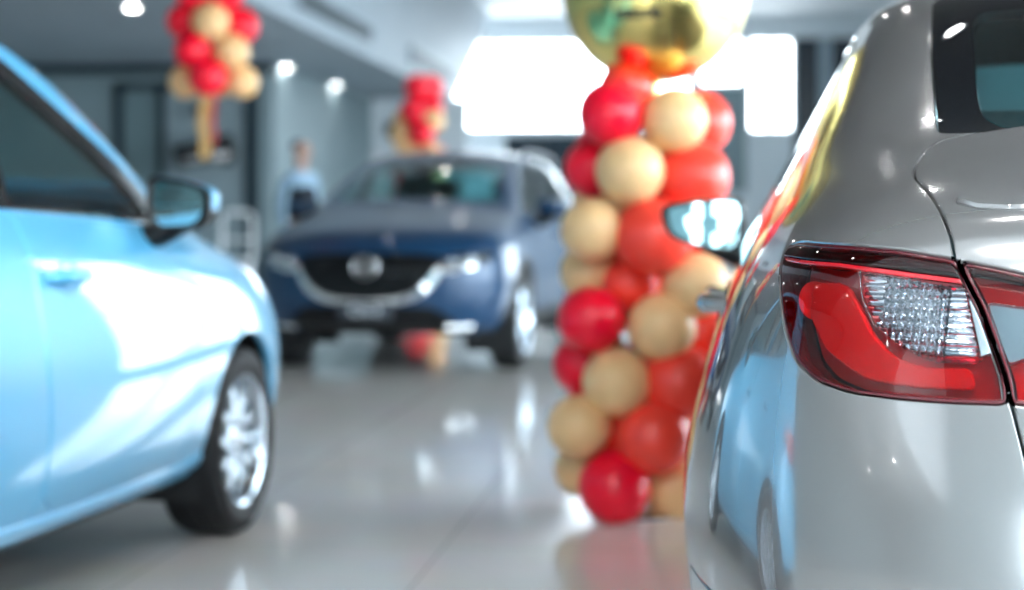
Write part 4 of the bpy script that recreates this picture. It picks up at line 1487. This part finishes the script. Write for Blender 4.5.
# ------------------------------------------------------------------ showroom
def tiles():
    m = mat('floor_tiles', (.50, .48, .46), .09, spec=.5)
    nt = m.node_tree
    n, l = nt.nodes, nt.links
    tc = n.new('ShaderNodeTexCoord')
    br = n.new('ShaderNodeTexBrick')
    br.offset = 0
    br.inputs['Scale'].default_value = 1.0
    br.inputs['Brick Width'].default_value = .8
    br.inputs['Row Height'].default_value = .8
    br.inputs['Mortar Size'].default_value = .003
    br.inputs['Color1'].default_value = (.80, .775, .745, 1)
    br.inputs['Color2'].default_value = (.83, .805, .775, 1)
    br.inputs['Mortar'].default_value = (.45, .43, .41, 1)
    ns = n.new('ShaderNodeTexNoise')
    ns.inputs['Scale'].default_value = 3
    ns.inputs['Detail'].default_value = 5
    mx = n.new('ShaderNodeMix')
    mx.data_type = 'RGBA'
    mx.blend_type = 'MULTIPLY'
    mx.inputs[0].default_value = .15
    l.new(tc.outputs['Object'], br.inputs['Vector'])
    l.new(tc.outputs['Object'], ns.inputs['Vector'])
    l.new(br.outputs['Color'], mx.inputs[6])
    l.new(ns.outputs['Color'], mx.inputs[7])
    l.new(mx.outputs[2], n['Principled BSDF'].inputs['Base Color'])
    mr = n.new('ShaderNodeMapRange')
    mr.inputs['To Min'].default_value = .06
    mr.inputs['To Max'].default_value = .13
    l.new(ns.outputs['Fac'], mr.inputs['Value'])
    l.new(mr.outputs['Result'], n['Principled BSDF'].inputs['Roughness'])
    return m


M['tiles'] = tiles()
M['wall'] = noise_tint(mat('painted_wall', rough=.6), (.20, .275, .30), (.225, .30, .325), 1.5)
M['wall_white'] = noise_tint(mat('white_wall', rough=.6), (.66, .72, .76), (.70, .76, .80), 1.5)
M['ceiling'] = noise_tint(mat('ceiling_paint', rough=.7), (.62, .66, .69), (.66, .70, .73), .8)
M['soffit'] = noise_tint(mat('soffit_paint', rough=.6), (.25, .31, .36), (.28, .34, .39), .8)
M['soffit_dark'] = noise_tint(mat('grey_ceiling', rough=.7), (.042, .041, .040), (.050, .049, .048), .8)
M['frame_dark'] = mat('dark_frame', (.012, .028, .040), .4)
M['frame_grey'] = mat('grey_mullion', (.28, .36, .42), .4)
M['frame_white'] = mat('white_frame', (.80, .84, .86), .4)
M['pane'] = glass('clear_pane', (.95, .98, 1.0))
M['dark_panel'] = mat('dark_panel', (.008, .018, .030), .25)
M['panel_pale'] = mat('pale_grey_panel', (.25, .32, .35), .45)
M['panel_teal'] = mat('grey_green_panel', (.15, .22, .24), .45)
M['lamp_emit'] = mat('lamp_diffuser', (1, 1, 1), .5, emit=(1., .98, .95), estr=22)


def struct(name, boxes, m, bevel=0.):
    bm = bmesh.new()
    for lo, hi in boxes:
        bm_box(bm, [(a + b) / 2 for a, b in zip(lo, hi)], [b - a for a, b in zip(lo, hi)], bevel=bevel)
    o = from_bm(name, bm, m, smooth=False)
    o['kind'] = 'structure'
    return o


def child_box(name, lo, hi, m, parent, bevel=0.):
    bm = bmesh.new()
    bm_box(bm, [(a + b) / 2 for a, b in zip(lo, hi)], [b - a for a, b in zip(lo, hi)], bevel=bevel)
    return from_bm(name, bm, m, parent, smooth=False)


X0, X1, Y0, Y1, ZC = -11.0, 5.2, -7.0, 40.0, 5.4


def portal(loc, size, rot):
    d = bpy.data.lights.new('window_portal', 'AREA')
    d.shape = 'RECTANGLE'
    d.size, d.size_y = size
    d.cycles.is_portal = True
    o = bpy.data.objects.new('window_portal', d)
    COL.objects.link(o)
    o.location = loc
    o.rotation_euler = rot
    return o


def wall_with_holes(name, axis, pos, a0, a1, z1, holes, m, th=.25, sign=1):
    """axis 'x': the wall runs along y at x = pos; holes: (a, b, zlo, zhi)"""
    cuts = sorted({a0, a1, *[h[0] for h in holes], *[h[1] for h in holes]})
    boxes = []

    def bx(a, b, zl, zh):
        if b - a < 1e-6 or zh - zl < 1e-6:
            return
        p0, p1 = (pos, pos + sign * th) if sign > 0 else (pos + sign * th, pos)
        boxes.append(((p0, a, zl), (p1, b, zh)) if axis == 'x' else ((a, p0, zl), (b, p1, zh)))
    for a, b in zip(cuts, cuts[1:]):
        hs = [h for h in holes if h[0] <= a + 1e-6 and h[1] >= b - 1e-6]
        if hs:
            z = 0
            for h in sorted(hs, key=lambda q: q[2]):
                bx(a, b, z, h[2])
                z = h[3]
            bx(a, b, z, z1)
        else:
            bx(a, b, 0, z1)
    return struct(name, boxes, m)


NWIN = [0]


def window(axis, pos, a, b, zl, zh, sign, nv, nh, frame='frame_grey', w_=.06, glassm='pane', prt=True):
    """glazed opening: frame with mullions, one pane"""
    NWIN[0] += 1
    bm = bmesh.new()

    def bar(a0, a1, z0, z1, d=.10):
        c = pos + sign * .10
        lo, hi = ((c - d / 2, a0, z0), (c + d / 2, a1, z1)) if axis == 'x' else ((a0, c - d / 2, z0), (a1, c + d / 2, z1))
        bm_box(bm, [(p + q) / 2 for p, q in zip(lo, hi)], [q - p for p, q in zip(lo, hi)], bevel=.006, seg=1)
    bar(a, b, zl, zl + w_)
    bar(a, b, zh - w_, zh)
    for k in range(nv + 1):
        x = a + (b - a) * k / nv
        x = min(max(x, a + w_ / 2), b - w_ / 2)
        bar(x - w_ / 2, x + w_ / 2, zl, zh, .09)
    for k in range(1, nh):
        z = zl + (zh - zl) * k / nh
        bar(a, b, z - w_ / 2, z + w_ / 2, .08)
    o = from_bm('window_%d' % NWIN[0], bm, M[frame], smooth=False)
    o['kind'] = 'structure'
    c = pos + sign * .10
    if axis == 'x':
        child_box('pane', (c - .004, a + .02, zl + .02), (c + .004, b - .02, zh - .02), M[glassm], o)
        if prt:
            portal((c + sign * .2, (a + b) / 2, (zl + zh) / 2), (zh - zl, b - a), (0, R(90) * sign, 0))
    else:
        child_box('pane', (a + .02, c - .004, zl + .02), (b - .02, c + .004, zh - .02), M[glassm], o)
        if prt:
            portal((((a + b) / 2), c + sign * .2, (zl + zh) / 2), (b - a, zh - zl), (-R(90) * sign, 0, 0))
    return o


def room():
    struct('floor', [((X0 - .3, Y0 - .3, -.12), (X1 + .3, Y1 + .3, 0))], M['tiles'])
    struct('ceiling', [((-4.56, Y0 - .3, ZC), (X1 + .3, Y1 + .3, ZC + .2))], M['ceiling'])
    struct('ceiling_soffit', [((-4.56, 1.5, 3.7), (X1 + .3, 15.0, 4.0)), ((-4.56, 1.2, 3.7), (X1 + .3, 1.5, ZC + .2)), ((-4.56, 15.0, 3.7), (X1 + .3, 15.3, ZC + .2))], M['soffit_dark'])
    bm = bmesh.new()
    sec = [(.5, 3.2), (33.4, 3.2), (38.4, 5.0), (38.4, ZC + .2), (.5, ZC + .2)]
    struct('ceiling', [((X0 - .3, Y0 - .3, 3.2), (-4.56, .49, ZC + .2))], M['ceiling'])
    A, B = [bm.verts.new((X0 - .3, y, z)) for y, z in sec], [bm.verts.new((-4.56, y, z)) for y, z in sec]
    bm.faces.new(A)
    bm.faces.new(B)
    for k in range(5):
        bm.faces.new((A[k], A[(k + 1) % 5], B[(k + 1) % 5], B[k]))
    from_bm('ceiling_soffit', bm, M['soffit'], smooth=False)['kind'] = 'structure'
    struct('ceiling', [((-6.3, 33.4, ZC), (-4.56, Y1 + .3, ZC + .2))], M['ceiling'])
    struct('wall_left', [((-6.3, 34.0, 0), (-6.05, Y1, ZC))], M['wall_white'])
    struct('wall_left', [((X0 - .25, Y0, 0), (X0, 25.5, 3.2))], M['wall'])
    # back: a nearer wall at the left, a recess, and the glazed end wall
    struct('wall_back', [((X0, 25.5, 0), (-8.35, 25.75, 3.2)), ((-6.25, 25.5, 0), (-6.05, 25.75, 3.2)), ((-8.35, 25.5, 2.95), (-6.25, 25.75, 3.2)), ((-6.3, 25.75, 0), (-6.05, 33.9, 3.2))], M['wall'])
    struct('wall_recess', [((-6.05, 33.2, 0), (-4.3, 33.4, 3.2))], M['wall_white'])
    zh = 4.9
    holes = [(-6.0, -.35, 2.95, zh), (-.15, .80, 3.9, zh), (.90, 1.84, 2.9, zh), (1.84, 3.3, 0, zh)]
    wall_with_holes('wall_end', 'y', Y1, -6.3, X1, ZC, holes, M['wall_white'])
    window('y', Y1, -6.0, -.35, 2.95, zh, 1, 4, 1, 'frame_white')
    window('y', Y1, -.15, .80, 3.9, zh, 1, 1, 1, 'frame_white')
    window('y', Y1, .90, 1.84, 2.9, zh, 1, 2, 1, 'frame_white')  # left pane of sky stands in for a brightly lit white pillar
    # dark entrance panels right of it
    d = struct('door_1', [((1.84, Y1 + .05, 0), (1.88, Y1 + .17, zh)), ((2.40, Y1 + .05, 0), (2.66, Y1 + .17, zh)), ((3.22, Y1 + .05, 0), (3.3, Y1 + .17, zh))], M['frame_grey'])
    for a, b in ((1.88, 2.40), (2.66, 3.22)):
        child_box('door_leaf', (a, Y1 + .08, .02), (b, Y1 + .14, zh), M['dark_panel'], d)
    # dark shopfront under the left end windows
    d = struct('door_2', [((-4.35, Y1 - .06, 0), (-4.27, Y1, 2.75)), ((-3.55, Y1 - .06, 0), (-3.49, Y1, 2.75)), ((-2.75, Y1 - .06, 0), (-2.67, Y1, 2.75)), ((-4.35, Y1 - .06, 2.75), (-2.67, Y1, 2.83))], M['frame_dark'])
    for a, b in ((-4.27, -3.55), (-3.49, -2.75)):
        child_box('door_leaf', (a, Y1 - .04, .02), (b, Y1 - .005, 2.75), M['dark_panel'], d)
    struct('trim_2', [((-2.5, Y1 - .04, 1.6), (.85, Y1, 2.9)), ((-.15, Y1 - .04, 2.9), (.85, Y1, 3.85))], M['wall'])
    # right wall with tall windows
    RW = [(-6.6, 1.0), (2.6, 12.4), (17.4, 20.0), (20.5, 24.6)]
    wall_with_holes('wall_right', 'x', X1, Y0, Y1, ZC, [(a, b, .25, 4.3 if b > 15 else 3.4 if b > 5 else 5.1) for a, b in RW], M['wall'])
    for a, b in RW:
        window('x', X1, a, b, .25, 4.3 if b > 15 else 3.4 if b > 5 else 5.1, 1, round((b - a) / 1.5), 2, 'frame_white')
    # wall behind the camera: shop windows
    FWN = [(-1.27, -.82), (-.34, .42), (2.2, 4.2)]
    wall_with_holes('wall_front', 'y', Y0, X0, X1, ZC, [(a, b, .35, 3.0) for a, b in FWN], M['wall'], sign=-1)
    for a, b in FWN:
        window('y', Y0, a, b, .35, 3.0, -1, 1, 1, 'frame_grey')
    # framed double door in the near back wall
    y = 25.5
    d = struct('door_3', [((-8.35, y - .05, 0), (-8.22, y + .05, 2.95)), ((-7.70, y - .05, 0), (-7.60, y + .05, 2.95)), ((-6.45, y - .05, 0), (-6.25, y + .05, 2.95)), ((-8.35, y - .05, 2.83), (-6.25, y + .05, 2.95))], M['frame_dark'])
    for a, b in ((-8.22, -7.70), (-7.60, -6.45)):
        child_box('door_leaf', (a, y + .0, .02), (b, y + .04, 2.83), M['panel_teal'] if a < -8 else M['panel_pale'], d)
    bm = bmesh.new()
    bm_tube(bm, [(-7.66, y - .06, .95), (-7.66, y - .10, .98), (-7.66, y - .10, 1.25), (-7.66, y - .06, 1.28)], .012, 8)
    from_bm('door_handle', bm, M['steel'], d)
    struct('trim_1', [((X0, 25.44, 3.06), (-6.05, 25.5, 3.2))], M['frame_dark'])
    struct('baseboard_right', [((X1 - .02, Y0, 0), (X1, Y1, .10))], M['frame_grey'])
    struct('baseboard_left', [((X0, Y0, 0), (X0 + .02, 25.4, .10))], M['frame_grey'])


def downlight(x, y, z, label, group, r_=.10):
    e = empty('ceiling_downlight', (x, y, z))
    tag(e, label, 'ceiling light', group)
    bm = bmesh.new()
    bm_lathe(bm, [(r_ + .025, .0), (r_ + .022, -.012), (r_ + .004, -.014), (r_, -.004), (r_, .0)], 32, 'Z')
    from_bm('trim_ring', bm, M['frame_white'], e)
    bm = bmesh.new()
    bm_lathe(bm, [(.0005, -.008), (r_ * .6, -.0075), (r_, -.004)], 32, 'Z', close=True)
    from_bm('diffuser', bm, M['lamp_emit'], e)
    return e


def copy_thing(o, loc, label=None, rz=None):
    c = o.copy()
    COL.objects.link(c)
    c.location = loc
    if rz is not None:
        c.rotation_euler.z = rz
    if label:
        c['label'] = label
    for ch in [q for q in bpy.data.objects if q.parent == o]:
        d = ch.copy()
        COL.objects.link(d)
        d.parent = c
        for g in [q for q in bpy.data.objects if q.parent == ch]:
            h = g.copy()
            COL.objects.link(h)
            h.parent = d
    return c


def lights():
    g = 'downlights in the low grey ceiling'
    a = downlight(-6.0, 29.7, 3.2, 'round ceiling downlight farthest back, over the recess beside the red balloon column', g, .07)
    copy_thing(a, (-6.0, 26.1, 3.2), 'round ceiling downlight just right of the hanging balloon bunch')
    copy_thing(a, (-6.0, 22.4, 3.2), 'round ceiling downlight hidden behind the hanging balloon bunch')
    copy_thing(a, (-5.9, 18.6, 3.2), 'round ceiling downlight nearest, at the top edge left of the balloon bunch')
    for i, y in enumerate((14.9, 11.2, 7.5, 3.8, .1, -3.6)):
        copy_thing(a, (-6.0, y, 3.2), 'round downlight in the low grey ceiling, above the frame')
    for i, y in enumerate((18.6, 11.2, 3.8, -3.6)):
        copy_thing(a, (-9.2, y, 3.2), 'round downlight in the low grey ceiling, above the frame')
    g = 'downlights in the high white ceiling'
    b = downlight(-2.6, -4.5, ZC, 'round downlight in the high white ceiling, above the frame', g, .055)
    for x in (-2.6, .2, 3.0):
        for y in (-4.5, -1.0, 2.5, 6.0, 9.5, 13.0, 17.0, 22.0, 28.0):
            if (x, y) != (-2.6, -4.5):
                copy_thing(b, (x, y, 3.7 if 1.5 < y < 15 else ZC))
    # side-blow air diffusers on the face of the lowered ceiling
    e = empty('air_diffuser', (-4.56, 22.6, 3.5))
    tag(e, 'long dark air diffuser slot on the ceiling step, nearer one', 'air vent', 'air diffusers on the ceiling step')
    bm = bmesh.new()
    for z in (-.14, .14):
        bm_box(bm, (.02, 0, z), (.04, 4.6, .03), bevel=.004, seg=1)
    for y in (-2.29, 2.29):
        bm_box(bm, (.02, y, 0), (.04, .03, .30), bevel=.004, seg=1)
    from_bm('vent_frame', bm, M['frame_grey'], e, smooth=False)
    bm = bmesh.new()
    for k in range(5):
        bm_box(bm, (.02, 0, -.10 + .05 * k), (.035, 4.52, .008), Matrix.Rotation(R(30), 3, 'Y'))
    bm_box(bm, (.004, 0, 0), (.006, 4.55, .27))
    from_bm('louvres', bm, mat('vent_dark', (.06, .09, .11), .5), e, smooth=False)
    copy_thing(e, (-4.56, 30.6, 3.55), 'long dark air diffuser slot on the ceiling step, farther one near the bright window')


def panels():  # unseen glowing panels behind the camera, added to brighten balloons and floor
    M['fill_panel_emit'] = mat('fill_panel_glow', (1, 1, 1), .5, emit=(1., .98, .96), estr=9)
    pts = [(x, y) for y in (-4.6, -1.4) for x in (-.2, 2.8)]
    first = None
    for x, y in pts:
        if first is None:
            e = first = empty('added_fill_panel', (x, y, ZC))
            tag(e, 'square panel added as fill light in the high white ceiling, above the frame', 'ceiling light', 'added fill panels in the high white ceiling')
            bm = bmesh.new()
            for a in range(4):
                bm_box(bm, (.615 * math.cos(R(90 * a)), .615 * math.sin(R(90 * a)), -.015), (.03 if a % 2 == 0 else 1.26, 1.26 if a % 2 == 0 else .03, .03))
            from_bm('panel_frame', bm, M['frame_white'], e, smooth=False)
            bm = bmesh.new()
            bm_box(bm, (0, 0, -.010), (1.2, 1.2, .008))
            from_bm('diffuser', bm, M['fill_panel_emit'], e, smooth=False)
        else:
            copy_thing(first, (x, y, ZC))


def furniture():
    # screen on a wall arm beside the framed doors
    e = empty('wall_monitor', (-6.95, 25.42, 1.95), R(0))
    tag(e, 'black screen tilted on a wall bracket in front of the framed door', 'screen')
    rot = Matrix.Rotation(R(-14), 3, 'Y') @ Matrix.Rotation(R(20), 3, 'Z')
    bm = bmesh.new()
    bm_box(bm, (0, -.25, 0), (.84, .06, .34), rot, .012, 2)
    from_bm('screen_panel', bm, M['black_gloss'], e)
    bm = bmesh.new()
    bm_tube(bm, [(0, -.22, 0), (.15, -.12, -.05), (.25, .05, -.06)], .03, 8)
    bm_box(bm, (.25, .05, -.06), (.18, .03, .22), bevel=.008)
    from_bm('bracket', bm, M['black_plastic'], e)
    e2 = empty('speaker', (-7.0, 25.42, 2.55))
    tag(e2, 'small black speaker box high on the framed door, above the screen', 'speaker')
    bm = bmesh.new()
    bm_box(bm, (0, -.02, 0), (.30, .16, .13), bevel=.015)
    from_bm('cabinet', bm, M['black_plastic'], e2)
    bm = bmesh.new()
    bm_lathe(bm, [(.045, -.102), (.05, -.106), (.055, -.102), (.03, -.098), (0, -.094)], 24)
    from_bm('cone', bm, M['frame_grey'], e2)
    e3 = empty('wall_sign', (-5.5, 33.17, 2.65))
    tag(e3, 'small dark rectangular sign high on the pale recess wall', 'sign')
    bm = bmesh.new()
    bm_box(bm, (0, 0, 0), (.62, .04, .26), bevel=.01)
    from_bm('sign_board', bm, M['frame_dark'], e3)
    # white open-back chair by the doors
    p = at(236, 262, 24.2)
    c = empty('chair', (p.x, p.y, 0), R(10))
    tag(c, 'white open-backed chair standing in front of the framed door', 'chair')
    bm = bmesh.new()
    bm_box(bm, (0, 0, .46), (.44, .44, .05), bevel=.018)
    from_bm('seat', bm, M['frame_white'], c)
    for x in (-.19, .19):
        for y, top in ((-.19, .45), (.19, .45)):
            bm = bmesh.new()
            bm_tube(bm, [(x * 1.1, y * 1.12, 0), (x, y, top)], [.014, .02], 8)
            from_bm('leg', bm, M['frame_white'], c)
    bm = bmesh.new()
    bm_tube(bm, [(-.20, .19, .46), (-.205, .22, .75), (-.20, .27, 1.06), (-.12, .285, 1.10), (.12, .285, 1.10), (.20, .27, 1.06), (.205, .22, .75), (.20, .19, .46)], .030, 8)
    bm_tube(bm, [(-.2, .225, .74), (.2, .225, .74)], .02, 8)
    from_bm('backrest', bm, M['frame_white'], c)
# ------------------------------------------------------------------ person standing behind the crossover
def skin_body(name, chains, material, parent=None, lvl=2):
    """chains: lists of (point, radius); chains that start on an existing point are joined there"""
    bm = bmesh.new()
    vs, rad = {}, []

    def v(p, r_):
        k = tuple(round(c, 4) for c in p)
        if k not in vs:
            vs[k] = bm.verts.new(p)
            rad.append(r_)
        return vs[k]
    for ch in chains:
        last = None
        for p, r_ in ch:
            q = v(p, r_)
            if last is not None and not bm.edges.get((last, q)):
                bm.edges.new((last, q))
            last = q
    me = bpy.data.meshes.new(name)
    bm.to_mesh(me)
    bm.free()
    o = bpy.data.objects.new(name, me)
    COL.objects.link(o)
    sm = o.modifiers.new('k', 'SKIN')
    for i, r_ in enumerate(rad):
        rr = r_ if isinstance(r_, tuple) else (r_, r_)
        me.skin_vertices[0].data[i].radius = rr
        me.skin_vertices[0].data[i].use_root = i == 0
    sm.branch_smoothing = .6
    ss = o.modifiers.new('s', 'SUBSURF')
    ss.levels = ss.render_levels = lvl
    dg = bpy.context.evaluated_depsgraph_get()
    m2 = bpy.data.meshes.new_from_object(o.evaluated_get(dg))
    bpy.data.objects.remove(o)
    m2.materials.clear()
    m2.materials.append(material)
    m2.polygons.foreach_set('use_smooth', [True] * len(m2.polygons))
    return link(bpy.data.objects.new(name, m2), parent)


def person():
    p = at(301, 300, 16.6)
    root = empty('person', (p.x, p.y, 0), R(62))
    tag(root, 'person in pale blue shirt and dark waistcoat standing behind the dark blue crossover', 'person')
    skin = noise_tint(mat('skin', rough=.5), (.62, .38, .30), (.68, .43, .34), 20)
    skin.node_tree.nodes['Principled BSDF'].inputs['Subsurface Weight'].default_value = .1
    cloth = noise_tint(mat('blue_shirt', rough=.8), (.34, .52, .68), (.40, .58, .74), 50)
    dark = noise_tint(mat('dark_cloth', rough=.85), (.010, .016, .026), (.018, .024, .036), 50)
    hairm = noise_tint(mat('dark_hair', rough=.6), (.012, .010, .009), (.03, .025, .02), 60)
    sc = 1.70 / 1.72
    body = [[((0, 0, .95), (.155, .105)), ((0, 0, 1.08), (.135, .095)), ((0, -.005, 1.22), (.15, .105)), ((0, 0, 1.36), (.165, .10)), ((0, .005, 1.445), (.085, .07)), ((0, 0, 1.50), .052), ((0, -.01, 1.545), .055), ((0, -.012, 1.60), (.070, .085)), ((0, -.010, 1.66), (.072, .088)), ((0, -.005, 1.70), (.052, .065))]]
    for s in (1, -1):
        body.append([((0, 0, 1.36), (.165, .10)), ((s * .17, .01, 1.39), .062), ((s * .215, .02, 1.28), .048), ((s * .245, .03, 1.12), .040), ((s * .25, .0, .98), .034), ((s * .252, -.03, .87), .026), ((s * .25, -.04, .82), (.036, .020)), ((s * .248, -.05, .76), (.034, .016))])
        body.append([((0, 0, .95), (.155, .105)), ((s * .095, 0, .86), .085), ((s * .105, -.005, .66), .070), ((s * .11, -.005, .48), .052), ((s * .112, .01, .32), .050), ((s * .115, .015, .09), .036), ((s * .118, -.06, .045), (.040, .034)), ((s * .122, -.15, .035), (.042, .028))])
        for f, (dx, ln) in enumerate(((-.024, .075), (-.008, .085), (.008, .08), (.024, .065))):
            b = (s * .248 + dx * .4, -.05 + dx, .745)
            body.append([((s * .248, -.05, .76), (.034, .016)), (b, .010), ((b[0], b[1] - .006, b[2] - ln * .5), .0085), ((b[0] - s * .012, b[1] - .012, b[2] - ln), .007)])
        body.append([((s * .25, -.04, .82), (.036, .020)), ((s * .238, -.078, .80), .011), ((s * .228, -.098, .765), .009), ((s * .224, -.104, .735), .0075)])
    b = skin_body('body', body, skin, root)
    # face: nose, ears, eyes, mouth are modelled on the head
    bm = bmesh.new()
    bm_tube(bm, [(0, -.092, 1.635), (0, -.108, 1.605), (0, -.112, 1.590), (0, -.095, 1.580)], [.006, .010, .013, .008], 8)
    from_bm('nose', bm, skin, root)
    for s in (1, -1):
        bm = bmesh.new()
        bmesh.ops.create_uvsphere(bm, u_segments=14, v_segments=10, radius=1, matrix=Matrix.Translation((s * .076, .0, 1.61)) @ Matrix.Diagonal((.010, .020, .032, 1)))
        from_bm('ear', bm, skin, root)
        bm = bmesh.new()
        bmesh.ops.create_uvsphere(bm, u_segments=14, v_segments=10, radius=1, matrix=Matrix.Translation((s * .028, -.090, 1.630)) @ Matrix.Diagonal((.012, .008, .006, 1)))
        from_bm('eye', bm, M['black_gloss'], root)
    bm = bmesh.new()
    bm_tube(bm, [(-.024, -.088, 1.556), (0, -.097, 1.558), (.024, -.088, 1.556)], [.003, .006, .003], 8)
    from_bm('mouth', bm, mat('lips', (.45, .15, .13), .5), root)
    hr = [[((0, .018, 1.615), (.074, .072)), ((0, .016, 1.67), (.077, .083)), ((0, .004, 1.715), (.058, .072))]]
    skin_body('hair', hr, hairm, root)
    sh = [[((0, 0, .98), (.165, .115)), ((0, 0, 1.08), (.147, .107)), ((0, -.005, 1.22), (.162, .117)), ((0, 0, 1.36), (.175, .111)), ((0, .005, 1.445), (.092, .077)), ((0, .002, 1.475), (.062, .062))]]
    for s in (1, -1):
        sh.append([((0, 0, 1.36), (.175, .111)), ((s * .17, .01, 1.39), .072), ((s * .215, .02, 1.28), .058), ((s * .245, .03, 1.12), .050), ((s * .25, .0, .98), .044), ((s * .252, -.025, .895), .036)])
    skin_body('shirt', sh, cloth, root)
    skin_body('waistcoat', [[((0, 0, .97), (.172, .122)), ((0, 0, 1.08), (.155, .115)), ((0, -.005, 1.20), (.170, .125)), ((0, 0, 1.28), (.176, .124)), ((0, 0, 1.31), (.165, .118))]], dark, root)
    tr = []
    for s in (1, -1):
        tr.append([((0, 0, .95), (.165, .115)), ((s * .095, 0, .86), .095), ((s * .105, -.005, .66), .082), ((s * .11, -.005, .48), .066), ((s * .112, .01, .32), .062), ((s * .115, .015, .10), .055)])
    tr.append([((0, 0, .95), (.165, .115)), ((0, 0, 1.02), (.160, .112))])
    skin_body('trousers', tr, dark, root)
    for s in (1, -1):
        skin_body('shoe', [[((s * .116, .035, .042), (.042, .040)), ((s * .119, -.07, .040), (.046, .038)), ((s * .123, -.165, .032), (.044, .030)), ((s * .123, -.185, .030), (.034, .026))]], M['black_gloss'], root)
# ------------------------------------------------------------------ build
room()
lights()
panels()
furniture()
hatchback()
crossover()
person()
far_column()
hanging_cluster()
balloon_column()
sedan()

w = bpy.data.worlds.new('sky')
SC.world = w
w.use_nodes = True
n, l = w.node_tree.nodes, w.node_tree.links
bg = n['Background']
tc = n.new('ShaderNodeTexCoord')
gr = n.new('ShaderNodeSeparateXYZ')
rp = n.new('ShaderNodeValToRGB')
rp.color_ramp.elements[0].position = .46
rp.color_ramp.elements[0].color = (.55, .57, .58, 1)
rp.color_ramp.elements[1].position = .52
rp.color_ramp.elements[1].color = (.86, .95, 1.0, 1)
mr = n.new('ShaderNodeMapRange')
mr.inputs['From Min'].default_value = -1
l.new(tc.outputs['Generated'], gr.inputs[0])
l.new(gr.outputs['Z'], mr.inputs['Value'])
l.new(mr.outputs['Result'], rp.inputs['Fac'])
l.new(rp.outputs['Color'], bg.inputs['Color'])
bg.inputs['Strength'].default_value = 4.0

cam = bpy.data.cameras.new('camera')
co = bpy.data.objects.new('camera', cam)
COL.objects.link(co)
cam.sensor_width = 36
cam.lens = F / 1024 * 36
cam.shift_y = -(295 - HZ) / 1024
cam.clip_start = .05
cam.clip_end = 300
co.location = W(0, 0, CAMZ)
co.rotation_euler = (R(90), 0, YAW)
cam.dof.use_dof = True
cam.dof.focus_distance = 2.35
cam.dof.aperture_fstop = 2.7
SC.camera = co
vs = SC.view_settings
vs.view_transform = 'Standard'
vs.look = 'None'
vs.exposure = 2.22
vs.gamma = 1
vs.use_curve_mapping = False
